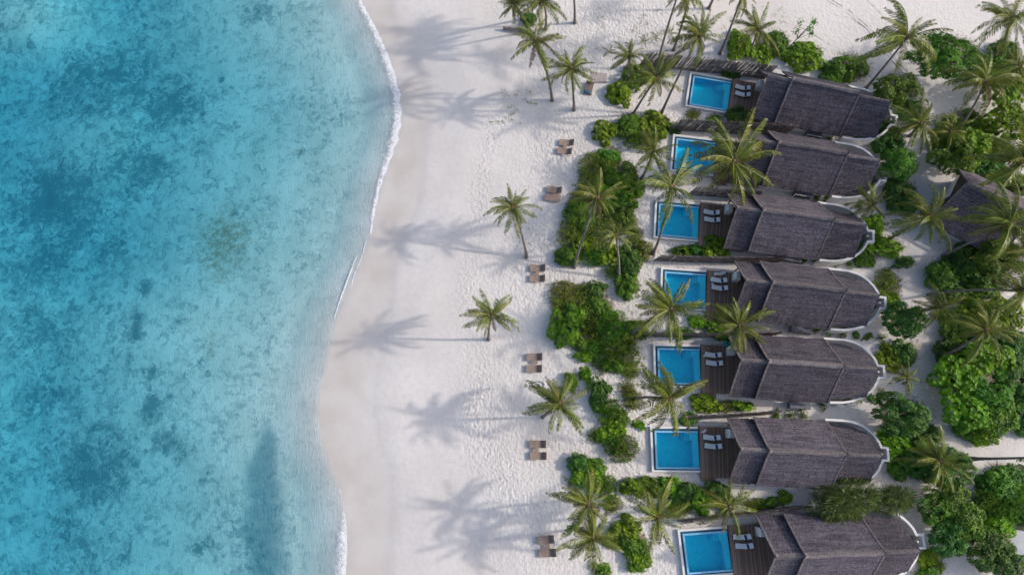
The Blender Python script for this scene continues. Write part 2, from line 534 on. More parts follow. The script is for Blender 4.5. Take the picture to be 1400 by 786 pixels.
# ------------------------------------------------------------------ vegetation tables (photo pixels: x, y, half width, half height)
# kinds: b bright, d dark, m mid green, o olive scrub, s soft, n needle tree; capitals are trees with a trunk
SHRUBS = [
    (722, 26, 9, 9, 'd', 'small dark round shrub beneath the palms at the upper beach edge'),
    (848, 128, 17, 18, 'b', 'bright green shrub under the feathery palm left of the topmost stick fence'),
    (866, 105, 17, 17, 'm', 'mid green shrub behind a bright one at the left end of the topmost stick fence'),
    (862, 172, 20, 17, 'm', 'left half of the soft green thicket below the topmost fence end'),
    (893, 170, 22, 19, 'b', 'right half of the green thicket below the topmost fence end'),
    (875, 190, 24, 14, 's', 'low soft green shrub along the lower edge of the thicket by the second pool'),
    (828, 180, 16, 17, 'b', 'small round bright shrub alone on the sand near the upper beach loungers'),
    (1010, 61, 17, 22, 'b', 'bright green shrub left of the palm behind the topmost fence'),
    (1040, 74, 16, 15, 'b', 'bright green shrub at the foot of the palm behind the topmost fence'),
    (1062, 62, 15, 19, 'm', 'green shrub on the right of the palm behind the topmost fence'),
    (1100, 76, 26, 20, 'b', 'wide bright green shrub below the sparse small tree'),
    (1138, 100, 16, 15, 'm', 'green shrub touching the north side of the topmost villa roof'),
    (1162, 95, 26, 22, 'm', 'loose mid green shrub over the north eave of the topmost villa'),
    (1293, 79, 48, 31, 'M', 'large round green tree standing alone on the upper right sand'),
    (1228, 124, 28, 24, 'M', 'green tree crowding the rear of the topmost villa'),
    (1246, 152, 16, 16, 'd', 'dark shrub under the grey palm behind the topmost villa'),
    (1372, 72, 18, 16, 'd', 'dark green shrub under palms in the top right corner'),
    (1378, 118, 26, 30, 'B', 'bright tree crown at the right edge above the sandy lane'),
    (1380, 165, 26, 24, 'B', 'lower bright tree crown at the right edge beside the sandy lane'),
    (1318, 170, 24, 22, 'm', 'green shrub with pale tops north of the roundish tree island in the lane'),
    (1330, 200, 24, 22, 'B', 'bright tree on the tree island between the two upper sandy lanes'),
    (1302, 215, 26, 26, 'M', 'mid green tree at the lower left of the island between the sandy lanes'),
    (1292, 188, 20, 18, 'm', 'leafy shrub at the left tip of the island between the sandy lanes'),
    (1366, 205, 18, 16, 'd', 'dark shrub behind the island trees near the right edge'),
    (1352, 232, 22, 20, 'd', 'dark shaded shrub just above the ridge of the far right thatched house'),
    (1388, 255, 20, 18, 'm', 'green shrub between the large right edge palm and the thatched house'),
    (1212, 190, 20, 22, 'd', 'dark shrub beside the curved white wall of the second villa'),
    (1226, 222, 24, 20, 'M', 'green tree behind the rear niche of the second villa'),
    (1230, 268, 22, 26, 'd', 'dark green shrub behind the small yellowish palm at the third villa'),
    (1195, 312, 15, 19, 'b', 'bright shrub at the rear roof corner of the third villa'),
    (1204, 338, 28, 14, 'b', 'wide bright low shrub right of the third villa wall'),
    (1182, 350, 14, 15, 'm', 'small green shrub tucked under the curved wall of the third villa'),
    (1236, 360, 14, 7, 'd', 'tiny sprawling shrub alone in the sandy lane'),
    (1212, 390, 17, 22, 'o', 'yellowish leafy shrub behind the fourth villa wall'),
    (1215, 412, 14, 14, 'b', 'small yellow green shrub at the lower end of the fourth villa wall'),
    (1234, 439, 27, 20, 'D', 'round dark green tree right of the fourth villa'),
    (1214, 490, 18, 18, 'b', 'bright shrub above the rear niche of the fifth villa'),
    (1234, 484, 16, 17, 'd', 'dark shrub above the rear niche of the fifth villa'),
    (1231, 568, 36, 25, 'D', 'large round dark green tree by the lane behind the sixth villa'),
    (1222, 604, 26, 17, 'b', 'bright green shrub right of the sixth villa curved wall'),
    (1232, 636, 18, 18, 'm', 'green shrub beside the rear niche of the sixth villa'),
    (1286, 375, 22, 20, 'm', 'green shrub on the right side of the lane level with the third villa'),
    (1325, 352, 26, 22, 'd', 'dark shrub below the leaning palm in front of the thatched house'),
    (1368, 352, 28, 24, 'M', 'green tree under the palm at the lower edge of the thatched house'),
    (1350, 380, 26, 18, 'd', 'dark shrub below the trees in front of the thatched house'),
    (1345, 398, 24, 12, 'm', 'low green shrub above the fallen looking pale trunk'),
    (1330, 424, 26, 18, 'b', 'bright shrub just below the long pale leaning trunk'),
    (1368, 432, 26, 24, 'B', 'bright tree at the right edge below the long pale trunk'),
    (1310, 452, 22, 20, 'm', 'green shrub between two feathery palms on the right lane edge'),
    (1388, 470, 18, 20, 'd', 'dark shrub at the right edge beneath a grey palm'),
    (1302, 482, 22, 18, 'd', 'dark shrub behind the curved pale trunk on the lane edge'),
    (1346, 492, 34, 26, 'B', 'bright tree at the top of the big right hand grove'),
    (1308, 518, 28, 26, 'B', 'bright tree on the lane side of the big right hand grove'),
    (1352, 530, 32, 26, 'M', 'green tree in the middle of the big right hand grove'),
    (1388, 520, 24, 26, 'D', 'dark tree on the right edge of the big right hand grove'),
    (1326, 560, 30, 26, 'B', 'bright tree low on the lane side of the big right hand grove'),
    (1362, 568, 24, 22, 'M', 'green tree at the lower right of the big right hand grove'),
    (1342, 592, 22, 16, 'b', 'lowest bright shrub of the big right hand grove'),
    (1318, 588, 18, 12, 'm', 'small green shrub at the lowest left tip of the big grove'),
    (1398, 578, 19, 19, 'd', 'dark round planting beside the grey rock at the right edge'),
    (1265, 596, 18, 16, 'd', 'dark shrub between the round dark tree and the grey palm'),
    (1262, 632, 26, 24, 'd', 'dark shaded shrub left of the grey palm behind the sixth villa'),
    (1300, 640, 26, 22, 'D', 'dark tree beneath the grey palm behind the sixth villa'),
    (1300, 676, 22, 20, 'M', 'green tree right of the needle trees at the rear of the lowest villa'),
    (1282, 696, 22, 20, 'M', 'dense tree touching the rear corner of the lowest villa'),
    (1320, 715, 25, 25, 'M', 'dense tree at the lane bend right of the lowest villa'),
    (1298, 734, 24, 20, 'D', 'darker dense tree at the lower end of the group behind the lowest villa'),
    (1152, 686, 44, 27, 'N', 'large feathery needle tree hanging over the lowest villa roof'),
    (1220, 682, 28, 16, 'N', 'smaller feathery needle tree between the two lowest villas'),
    (1272, 766, 16, 15, 'b', 'bright shrub at the rear niche of the lowest villa'),
    (1266, 784, 20, 10, 'm', 'green shrub cut by the bottom edge beside the lowest villa'),
    (1366, 658, 26, 20, 'm', 'green shrub in the upper part of the round planted bed'),
    (1390, 690, 22, 22, 's', 'soft grey green shrub in the right of the round planted bed'),
    (1352, 682, 20, 18, 's', 'soft green shrub on the lane side of the round planted bed'),
    (1384, 650, 16, 14, 'd', 'dark shrub at the upper rim of the round planted bed'),
    (1364, 722, 27, 15, 'b', 'bright yellow green shrub below the round planted bed'),
    (1352, 752, 26, 22, 'D', 'dark tree at the lower right beside the lane'),
    (1376, 770, 24, 20, 'D', 'dark tree in the bottom right corner'),
    # dune scrub facing the beach
    (818, 226, 24, 18, 'o', 'olive scrub at the top of the large dune clump facing the second pool'),
    (846, 240, 24, 22, 'm', 'mid green shrub at the upper right of the large dune clump'),
    (862, 262, 18, 20, 'b', 'bright shrub on the right rim of the large dune clump'),
    (808, 250, 18, 20, 'o', 'olive scrub on the left rim of the large dune clump'),
    (832, 268, 24, 18, 'm', 'green scrub in the heart of the large dune clump behind palm fronds'),
    (788, 288, 16, 18, 'm', 'green scrub left of the leaning dune palm crown'),
    (782, 322, 18, 22, 'o', 'olive scrub at the left edge of the large dune clump beside a pale trunk'),
    (778, 352, 18, 14, 'm', 'green low scrub at the lower left corner of the large dune clump'),
    (812, 322, 20, 24, 'o', 'olive scrub right of the pale leaning dune trunk'),
    (814, 352, 18, 14, 's', 'soft scrub at the foot of the pale leaning dune trunk'),
    (836, 350, 18, 16, 'b', 'bright shrub under the smaller dune palm'),
    (860, 358, 15, 20, 'd', 'dark green shrub on the right of the smaller dune palm'),
    (858, 390, 16, 18, 'm', 'green shrub at the lowest tip of the large dune clump'),
    (880, 345, 16, 14, 'o', 'thin grey olive scrub beside the third pool corner'),
    (772, 400, 19, 16, 'o', 'olive scrub at the top of the middle dune clump'),
    (796, 402, 16, 14, 'o', 'second olive scrub at the top of the middle dune clump'),
    (814, 396, 14, 12, 'd', 'small dark shrub at the top right of the middle dune clump'),
    (776, 446, 23, 28, 'b', 'large bright rosette shrub on the beach side of the middle dune clump'),
    (802, 432, 16, 16, 'o', 'olive scrub right of the large bright rosette shrub'),
    (822, 418, 17, 15, 'm', 'green scrub in the upper middle of the middle dune clump'),
    (812, 456, 14, 18, 'o', 'yellowish scrub in the middle of the middle dune clump'),
    (838, 450, 22, 24, 's', 'soft green shrub on the right of the middle dune clump'),
    (846, 482, 24, 20, 's', 'soft green shrub low on the right of the middle dune clump'),
    (800, 487, 14, 8, 'b', 'low bright shrub at the lower rim of the middle dune clump'),
    (860, 508, 14, 10, 'o', 'sparse yellow scrub at the lower right tip of the middle dune clump'),
    (870, 452, 13, 14, 'm', 'green scrub at the base of the palm by the fourth pool'),
    (782, 524, 9, 15, 'm', 'slim green shrub above the beach palm crown'),
    (801, 511, 8, 10, 'b', 'tiny bright shrub at the top of the narrow dune clump'),
    (818, 534, 15, 18, 'd', 'dark soft shrub in the upper part of the narrow dune clump'),
    (832, 560, 17, 16, 's', 'soft green shrub in the middle of the narrow dune clump'),
    (836, 586, 21, 13, 'b', 'bright shrub in the lower part of the narrow dune clump'),
    (850, 612, 20, 17, 's', 'soft green shrub at the lower end of the narrow dune clump'),
    (816, 596, 12, 9, 'o', 'olive scrub on the left rim of the narrow dune clump'),
    (866, 548, 14, 12, 'o', 'olive scrub beside the fifth pool palm trunk'),
    (858, 532, 10, 10, 'o', 'thin scrub on the sand left of the fifth pool palm'),
    (793, 632, 15, 14, 'd', 'dark top shrub of the clump above the lower beach palms'),
    (805, 652, 20, 17, 'b', 'bright rosette shrub above the lower beach palms'),
    (826, 664, 16, 15, 's', 'soft green shrub on the right side above the lower beach palms'),
    (856, 722, 19, 16, 'b', 'bright shrub left of the lowest pool palm'),
    (868, 742, 18, 16, 'm', 'green shrub in the middle of the clump left of the lowest pool'),
    (872, 765, 16, 14, 'b', 'bright shrub at the bottom of the clump left of the lowest pool'),
    (822, 781, 13, 9, 'm', 'small green shrub on the bottom edge below the lower beach palms'),
    (800, 305, 16, 15, 'm', 'green scrub just right of the leaning dune palm crown'),
    (824, 296, 16, 14, 'o', 'olive scrub between the two palms of the large dune clump'),
    (852, 300, 16, 16, 'm', 'green scrub behind the smaller dune palm crown'),
    (866, 322, 13, 14, 'o', 'thin olive scrub right of the smaller dune palm crown'),
    (798, 338, 14, 16, 'b', 'bright tuft beside the foot of the pale leaning dune trunk'),
    (840, 372, 14, 11, 's', 'soft low scrub along the lower rim of the large dune clump'),
    (794, 272, 14, 13, 'o', 'olive scrub at the left of the large dune clump facing the second lounger pair'),
    (834, 212, 16, 12, 'm', 'green scrub on the topmost rim of the large dune clump'),
    (764, 418, 12, 12, 'o', 'olive tuft on the beach side above the large bright rosette shrub'),
    (786, 424, 14, 12, 'm', 'green scrub just above the large bright rosette shrub'),
    (830, 434, 14, 12, 'b', 'bright tuft on the right of the middle dune clump'),
    (818, 476, 16, 14, 's', 'soft scrub between the bright rosette shrub and the right of its clump'),
    (856, 464, 14, 16, 'o', 'olive scrub on the right rim of the middle dune clump'),
    (790, 470, 14, 11, 'm', 'green scrub beneath the large bright rosette shrub'),
    (826, 500, 14, 9, 's', 'soft low scrub on the lower rim of the middle dune clump'),
    (838, 500, 14, 12, 'm', 'green scrub near the lower right tip of the middle dune clump'),
    (820, 552, 12, 14, 'm', 'green scrub on the left of the narrow dune clump'),
    (844, 572, 14, 13, 'm', 'green scrub on the right of the narrow dune clump'),
    (836, 602, 15, 12, 's', 'soft scrub just above the lower end of the narrow dune clump'),
    (812, 640, 14, 13, 'm', 'green scrub at the upper right above the lower beach palms'),
    (790, 655, 10, 12, 'd', 'dark scrub on the beach side above the lower beach palms'),
    (838, 690, 14, 10, 'o', 'olive tuft between the lower beach palms and the hedge'),
    (840, 735, 12, 13, 'o', 'olive scrub right of the lower beach palms'),
    (1392, 668, 16, 15, 's', 'soft green plant at the right edge in the round planted bed'),
    (1372, 676, 18, 14, 'd', 'dark ground plant in the middle of the round planted bed'),
    (1350, 664, 14, 14, 'm', 'green plant on the upper left rim of the round planted bed'),
    (1366, 700, 20, 13, 's', 'soft green plant on the lower rim of the round planted bed'),
    (1396, 706, 16, 13, 'm', 'green plant on the lower right of the round planted bed'),
    (1340, 690, 10, 13, 'd', 'dark plant on the lane rim of the round planted bed'),
    (1246, 620, 16, 14, 'm', 'green shrub left of the dark tree under the grey palm'),
    (1330, 372, 24, 16, 'm', 'green shrub between the lane and the trees before the thatched house'),
    (1306, 356, 14, 14, 'd', 'dark shrub at the foot of the pale trunk leaning right'),
    (1300, 398, 18, 12, 'd', 'dark shrub just above the root of the level pale trunk'),
    (1300, 438, 16, 14, 'b', 'bright shrub beside the small upright palm on the right lane edge'),
    (1340, 470, 22, 16, 'd', 'dark shrub behind the crown of the curved light trunk palm'),
    (1390, 545, 18, 20, 'm', 'green shrub at the right edge below the dark grove tree'),
    (1360, 90, 18, 14, 'm', 'green shrub between the two right corner palms'),
    (1338, 178, 16, 14, 'b', 'bright shrub at the top of the island between the lanes'),
    # hedge between the sixth and the lowest pool
    (868, 668, 18, 12, 'b', 'leftmost bright shrub of the hedge above the lowest pool'),
    (890, 666, 18, 13, 'm', 'green shrub next to the left end of the hedge above the lowest pool'),
    (914, 668, 18, 14, 'b', 'bright shrub right of the palm in the hedge above the lowest pool'),
    (936, 672, 18, 16, 'd', 'dark shrub in the middle of the hedge above the lowest pool'),
    (960, 684, 18, 17, 'b', 'yellow green shrub in the middle of the hedge above the lowest pool'),
    (978, 670, 16, 15, 'd', 'dark shrub near the right end of the hedge above the lowest pool'),
    (926, 694, 20, 11, 'o', 'olive scrub along the fence left of the lowest pool hedge'),
    (988, 686, 14, 14, 'm', 'green shrub under the pale young palm by the lowest deck'),
    (1030, 690, 16, 8, 'o', 'sparse scrub on the fence right of the pale young palm'),
    (1053, 686, 14, 8, 'd', 'dark low shrub on the fence north of the lowest villa roof'),
    (1072, 682, 10, 8, 'b', 'small bright shrub at the right end of the lowest fence'),
    # shrubs beside pools and decks
    (1009, 161, 18, 13, 'd', 'round shrub at the deck corner of the topmost villa'),
    (976, 164, 12, 7, 'm', 'low shrub along the pool edge of the topmost villa'),
    (946, 158, 12, 7, 'o', 'yellowish low plant at the lower left of the topmost pool'),
    (997, 101, 12, 6, 'd', 'low dark plant along the fence above the topmost pool'),
    (922, 176, 8, 7, 'd', 'small dark plant at the left end of the second fence'),
    (978, 340, 19, 18, 'b', 'bright round shrub at the deck corner of the third villa'),
    (951, 343, 13, 8, 'd', 'dark low shrub beside the bright round shrub at the third deck'),
    (932, 343, 12, 7, 'm', 'low green plant below the third pool'),
    (956, 440, 13, 9, 'b', 'bright shrub between the fourth deck and the palm beside it'),
    (978, 446, 14, 10, 'b', 'bright shrub on the fence under the fourth deck'),
    (984, 460, 16, 7, 'd', 'dark low plants along the fence above the fifth deck'),
    (935, 455, 16, 7, 'd', 'dark low plants along the fence above the fifth pool'),
    (966, 552, 19, 12, 'b', 'bright rosette shrub below the fifth deck'),
    (992, 556, 13, 8, 'o', 'yellow low shrub right of the rosette shrub below the fifth deck'),
    (1016, 556, 13, 7, 'b', 'low green shrub at the right end of the row below the fifth deck'),
    (944, 574, 12, 8, 'd', 'dark trailing plant over the fence above the sixth pool'),
    (874, 580, 8, 6, 'b', 'tiny bright plant left of the sixth pool palm'),
]
# little plants in rows beside the villa walls: start, end, count
ROWS = [((1133, 188), (1170, 193), 3, 'small green plant in the row between the two topmost villas'),
        ((1117, 271), (1175, 281), 5, 'small green plant in the row between the second and third villas'),
        ((1100, 354), (1160, 360), 5, 'small green plant in the row between the third and fourth villas'),
        ((1117, 451), (1205, 462), 6, 'small green plant in the row between the fourth and fifth villas'),
        ((1124, 552), (1208, 541), 6, 'small green plant in the row between the fifth and sixth villas'),
        ((1062, 566), (1098, 568), 3, 'small green plant at the right end of the sixth fence')]

# palms: crown x, y, base x, y (None = straight), frond reach in pixels, height, label
PALMS = [
    (703, 6, 713, 27, 27, 6.5, 'palm with three drooping fronds at the top edge left of the log wall'),
    (742, 2, 746, 40, 38, 9, 'palm cut by the top edge right of the small dark shrub'),
    (732, 57, 755, 138, 36, 10, 'palm with a long curved dark trunk near the top of the beach'),
    (781, 95, 785, 151, 35, 8, 'palm beside the brown mat at the top of the beach'),
    (779, -48, 786, 32, 36, 11, 'palm whose trunk foot shows at the top edge above the beach'),
    (861, 76, 858, 112, 28, 5.5, 'feathery palm among shrubs at the left end of the topmost fence'),
    (897, 108, 865, 157, 37, 8, 'palm with yellow green fronds left of the topmost pool'),
    (932, -22, 897, 96, 36, 13, 'tall thin trunk crossing the topmost fence with crown above the picture'),
    (943, -4, 921, 69, 30, 10, 'palm at the top edge with its dark trunk foot on open sand'),
    (956, 50, 904, 156, 38, 12, 'tall palm leaning over the topmost fence beside the first pool'),
    (1016, -10, 984, 74, 32, 10, 'palm at the top edge with a trunk rising behind the topmost fence'),
    (1002, -60, 969, 12, 32, 9, 'palm with only a stub of trunk showing at the top edge'),
    (1036, 41, 1027, 66, 38, 4.5, 'palm rising out of bright shrubs behind the topmost fence'),
    (1240, 52, 1183, 122, 52, 10, 'wide palm on a long leaning trunk behind the topmost villa'),
    (1382, 26, 1356, 82, 42, 8, 'greyish palm in the top right corner'),
    (1346, 114, 1302, 187, 44, 9, 'palm leaning right from a trunk over the upper sandy lane'),
    (1392, 92, 1372, 120, 36, 7, 'pale palm over the bright trees at the upper right edge'),
    (1258, 170, 1244, 186, 40, 6, 'grey palm with a dead frond behind the topmost villa'),
    (1402, 222, 1395, 262, 62, 9, 'large palm cut by the right edge above the thatched house'),
    (1269, 297, 1214, 328, 47, 7, 'broad palm over the lane beside the third villa'),
    (1379, 307, 1289, 350, 52, 9, 'large palm in front of the thatched house with a pale trunk leaning right'),
    (1398, 398, 1269, 403, 42, 10, 'palm at the right edge whose trunk lies almost level from the lane'),
    (1286, 420, 1251, 428, 30, 5, 'small palm with upright pale fronds on the right lane edge'),
    (1346, 452, 1282, 490, 44, 8, 'pale grey palm on a curved light trunk above the big grove'),
    (1240, 516, 1236, 524, 25, 3, 'small yellowish palm in the lane behind the fifth villa'),
    (1284, 630, 1276, 640, 42, 6, 'grey palm with wilted fronds behind the sixth villa'),
    (1446, 624, 1330, 627, 42, 10, 'trunk leaning out of the right edge above the round planted bed'),
    (701, 284, 720, 352, 34, 8, 'lone palm with a bent dark trunk on the open beach'),
    (817, 271, 785, 366, 39, 10, 'palm with a long pale trunk over the large dune clump'),
    (842, 322, 846, 380, 29, 7, 'smaller palm in the lower part of the large dune clump'),
    (893, 208, 877, 245, 31, 6, 'ragged brown hearted palm left of the second pool'),
    (917, 257, 893, 347, 48, 9, 'palm with a tall grey trunk between the second and third pools'),
    (1003, 221, 992, 246, 64, 7, 'largest palm spreading over the second pool and roof'),
    (916, 423, 861, 458, 50, 8, 'palm leaning over the fourth pool'),
    (1010, 445, 1000, 456, 42, 6, 'bright palm over the front roof of the fifth villa'),
    (915, 545, 868, 545, 48, 8, 'dark palm with drooping fronds over the sixth pool'),
    (764, 552, 742, 570, 46, 8, 'broad palm on the beach above the narrow dune clump'),
    (804, 690, 790, 682, 48, 8, 'upper of the two overlapping palms at the lower beach'),
    (810, 735, 796, 722, 44, 7, 'lower of the two overlapping palms at the lower beach'),
    (899, 707, 884, 698, 47, 7, 'star shaped palm left of the lowest pool'),
    (997, 692, 990, 690, 40, 4, 'pale young palm beside the lowest deck'),
    (672, 430, 668, 464, 38, 8, 'lone palm without visible trunk in the middle of the beach'),
    (1194, 280, 1190, 284, 30, 3.5, 'small yellowish palm behind the third villa'),
    (1299, 180, 1296, 186, 26, 4, 'slim grey palm among shrubs at the left of the lane island'),
    (1408, 345, 1402, 360, 44, 7, 'palm crown cut by the right edge below the thatched house'),
]
SEEDLINGS = [(917, 45, 'palm seedling on the sand right of the tall thin trunk'), (897, 52, 'tiny palm seedling on the sand left of the tall thin trunk'),
             (880, 57, 'leaning palm seedling above the feathery palm'), (833, 71, 'leftmost palm seedling on the upper sand'),
             (932, 62, 'leafy seedling just above the topmost fence'), (1362, 640, 'seedling at the upper rim of the round planted bed')]

# ------------------------------------------------------------------ ground, sea floor, sea
SHORE = [(486, -60), (490, 0), (512, 40), (530, 80), (545, 125), (548, 160), (543, 190), (530, 225), (520, 255), (512, 290), (504, 330),
         (488, 370), (470, 410), (458, 445), (450, 480), (440, 520), (434, 560), (438, 600), (450, 640), (462, 670), (470, 710), (472, 750), (470, 786), (468, 840)]
SEA_Z = -0.55
sp = np.array([W(x, y, SEA_Z)[:2] for x, y in SHORE])[::-1]


def shore_x(y):
    return np.interp(y, sp[:, 1], sp[:, 0])


def vnoise(x, y, seed):
    """smooth value noise on arrays"""
    xi, yi = np.floor(x).astype(np.int64), np.floor(y).astype(np.int64)
    fx, fy = x - xi, y - yi
    fx, fy = fx * fx * (3 - 2 * fx), fy * fy * (3 - 2 * fy)

    def h(a, b):
        n = (a * 374761393 + b * 668265263 + seed * 974634777) & 0x7fffffff
        n = ((n ^ (n >> 13)) * 1274126177) & 0x7fffffff
        return ((n ^ (n >> 16)) & 0xffff) / 65535.0
    return (h(xi, yi) * (1 - fx) + h(xi + 1, yi) * fx) * (1 - fy) + (h(xi, yi + 1) * (1 - fx) + h(xi + 1, yi + 1) * fx) * fy


def sstep(v, a, b):
    t = np.clip((v - a) / (b - a), 0, 1)
    return t * t * (3 - 2 * t)


def axis(a, b, step, far):
    core = np.arange(a, b + 1e-6, step)
    ext, s, v = [], step, 0.0
    while v < far:
        s *= 1.5
        v += s
        ext.append(v)
    ext = np.array(ext)
    return np.concatenate([a - ext[::-1], core, b + ext])


gx, gy = axis(-85, 85, 0.5, 900), axis(-35, 85, 0.5, 900)
X, Y = np.meshgrid(gx, gy)
D = X - shore_x(Y)
wob = (vnoise(X * 0.12, Y * 0.12, 3) - 0.5)
land = SEA_Z + np.minimum(0.55, 0.05 * np.maximum(D, 0) + 0.07 * sstep(D, 5.0 + 5 * wob, 6.6 + 5 * wob))
dep = 0.20 * np.minimum(-D, 5) + 0.09 * np.clip(-D - 5, 0, 31) + 0.01 * np.clip(-D - 36, 0, 60)
dep = dep * (1 + 0.25 * (vnoise(X * 0.07, Y * 0.07, 8) - 0.5)) + 0.2 * wob * sstep(-D, 3, 12)


def blob(px, py, rx, ry, pw=1.0):
    c = W(px, py, SEA_Z)
    k = mpp(py, SEA_Z)
    return np.exp(-pw * (((X - c.x) / (rx * k)) ** 2 + ((Y - c.y) / (ry * k)) ** 2))


# the dark tongue: bed lowered a little and coloured darker
ta = W(352, 588, -1)
chan = np.zeros_like(X)
for py, hw, cx in ((606, 11, 355), (622, 18, 352), (645, 24, 350), (672, 27, 348), (702, 28, 348), (735, 29, 350), (770, 30, 352), (810, 31, 354), (850, 31, 355)):
    uu = (X - W(cx, py).x - 0.25 * np.sin(Y * 0.9)) / (hw * 0.09)
    chan = np.maximum(chan, np.exp(-(np.abs(uu) ** 3 + ((Y - W(cx, py).y) / 2.3) ** 2)))
dep = (dep + 0.15 * sstep(chan, 0.0, 1.0)) * (1 - 0.5 * blob(10, 5, 90, 70))  # far corner raised, its paleness standing in for sky glint on the water
# beach and seabed height
Z = np.where(D > 0, land, SEA_Z - np.maximum(dep, 0))
dry = sstep(D, 9, 16)
Z = Z + dry * 0.10 * (vnoise(X * 0.35, Y * 0.35, 21) - 0.5) * sstep(22 - X, 0, 10)

weed = np.zeros_like(X)
for b in ((120, 95, 90, 60, .9), (150, 50, 60, 40, .5), (215, 120, 50, 45, .95), (60, 260, 75, 80, 1.0), (150, 215, 70, 45, .85), (195, 210, 25, 16, .9), (40, 340, 60, 70, .75),
          (110, 330, 50, 50, .55), (25, 450, 55, 60, .85), (30, 540, 50, 30, .8), (110, 640, 70, 60, .8), (60, 600, 60, 40, .5), (130, 440, 40, 60, .3), (60, 740, 60, 40, .5),
          (173, 440, 9, 24, 1.1), (160, 485, 6, 26, .9), (190, 505, 10, 14, .9), (194, 553, 18, 20, 1.2), (215, 605, 24, 20, .9), (150, 660, 12, 12, 1.0), (232, 625, 12, 16, .7),
          (22, 42, 9, 9, 1.2), (155, 762, 5, 26, 1.2), (180, 385, 12, 14, 1.1), (258, 752, 10, 7, 1.1), (274, 740, 8, 9, .9), (268, 655, 5, 7, 1), (221, 540, 5, 6, 1.2), (267, 490, 4, 5, 1.2),
          (232, 432, 6, 6, 1.1), (345, 8, 20, 14, .8), (245, 148, 4, 4, 1.3), (310, 282, 5, 5, 1.3), (291, 94, 4, 4, 1.2), (264, 142, 7, 4, 1), (117, 135, 8, 8, .8), (405, 199, 7, 4, 1.2), (330, 745, 40, 60, .35)):
    weed = np.maximum(weed, b[4] * blob(*b[:4]))
weed *= 0.72 + 0.5 * vnoise(X * 0.3, Y * 0.3, 41)
weed = np.maximum(weed, 0.22 * sstep(-D, 20, 34) * (0.6 + 0.8 * vnoise(X * 0.12, Y * 0.12, 77)))
tongue_tone = sstep(chan, 0.0, 0.95)
algae = np.maximum.reduce([0.66 * blob(296, 325, 62, 78), 0.6 * blob(405, 199, 12, 9), 0.42 * blob(330, 320, 85, 95), 0.5 * blob(280, 470, 18, 40)])

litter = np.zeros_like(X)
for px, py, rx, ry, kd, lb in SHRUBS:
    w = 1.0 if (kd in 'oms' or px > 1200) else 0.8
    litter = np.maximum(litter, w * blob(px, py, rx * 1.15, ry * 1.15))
lane = np.zeros_like(X)
for px, py, rx, ry in ((1262, 210, 30, 50), (1255, 290, 30, 60), (1262, 380, 28, 60), (1260, 470, 26, 60), (1275, 540, 28, 60), (1300, 600, 30, 40), (1345, 630, 40, 30), (1325, 690, 20, 40), (1330, 760, 26, 40), (1385, 150, 20, 60), (1240, 110, 40, 22), (1340, 270, 50, 20), (1355, 190, 20, 50), (1300, 130, 60, 14)):
    lane = np.maximum(lane, blob(px, py, rx, ry))
rough = sstep(D, 9, 17) * (0.25 + 0.85 * sstep(D, 14, 22)) * (0.55 + 0.6 * vnoise(X * 0.15, Y * 0.15, 55))
rough = rough * (1 - 0.55 * sstep(X, 18, 30)) * (1 - 0.5 * np.clip(lane, 0, 1))
for px, py, rx, ry in ((690, 165, 22, 22), (672, 195, 16, 24), (660, 235, 14, 34), (655, 290, 16, 50), (640, 400, 18, 60), (655, 560, 24, 60), (690, 640, 24, 40)):
    rough = rough + 0.75 * blob(px, py, rx, ry)
rough *= 0.58
debris = np.maximum(blob(840, 50, 90, 60), np.maximum(0.5 * blob(1000, 20, 120, 40), sstep(D, 24, 34) * 0.25))

ny, nx = X.shape
me = bpy.data.meshes.new('sand')
idx = np.arange(ny * nx).reshape(ny, nx)
q = np.stack([idx[:-1, :-1], idx[:-1, 1:], idx[1:, 1:], idx[1:, :-1]], -1).reshape(-1, 4)
me.vertices.add(ny * nx)
me.vertices.foreach_set('co', np.stack([X, Y, Z], -1).astype(np.float32).ravel())
me.loops.add(q.size)
me.loops.foreach_set('vertex_index', q.ravel().astype(np.int32))
me.polygons.add(len(q))
me.polygons.foreach_set('loop_start', np.arange(0, q.size, 4, dtype=np.int32))
me.polygons.foreach_set('loop_total', np.full(len(q), 4, dtype=np.int32))
me.polygons.foreach_set('use_smooth', np.ones(len(q), dtype=bool))
me.update(calc_edges=True)
for nm, arr in (('weed', weed), ('tongue_tone', tongue_tone), ('algae', algae), ('litter', litter), ('lane', np.clip(lane, 0, 1)), ('rough', np.clip(rough, 0, 1)), ('debris', debris)):
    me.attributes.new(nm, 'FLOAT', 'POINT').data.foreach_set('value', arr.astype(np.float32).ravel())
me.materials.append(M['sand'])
tag(link('ground', me), 'pale coral sand beach running down under the sea', kind='structure')

mb = MB().box(-1000, 2, -950, 1000, -14, SEA_Z)
tag(mb.build('sea_water', M['sea']), 'clear turquoise lagoon water', kind='structure')


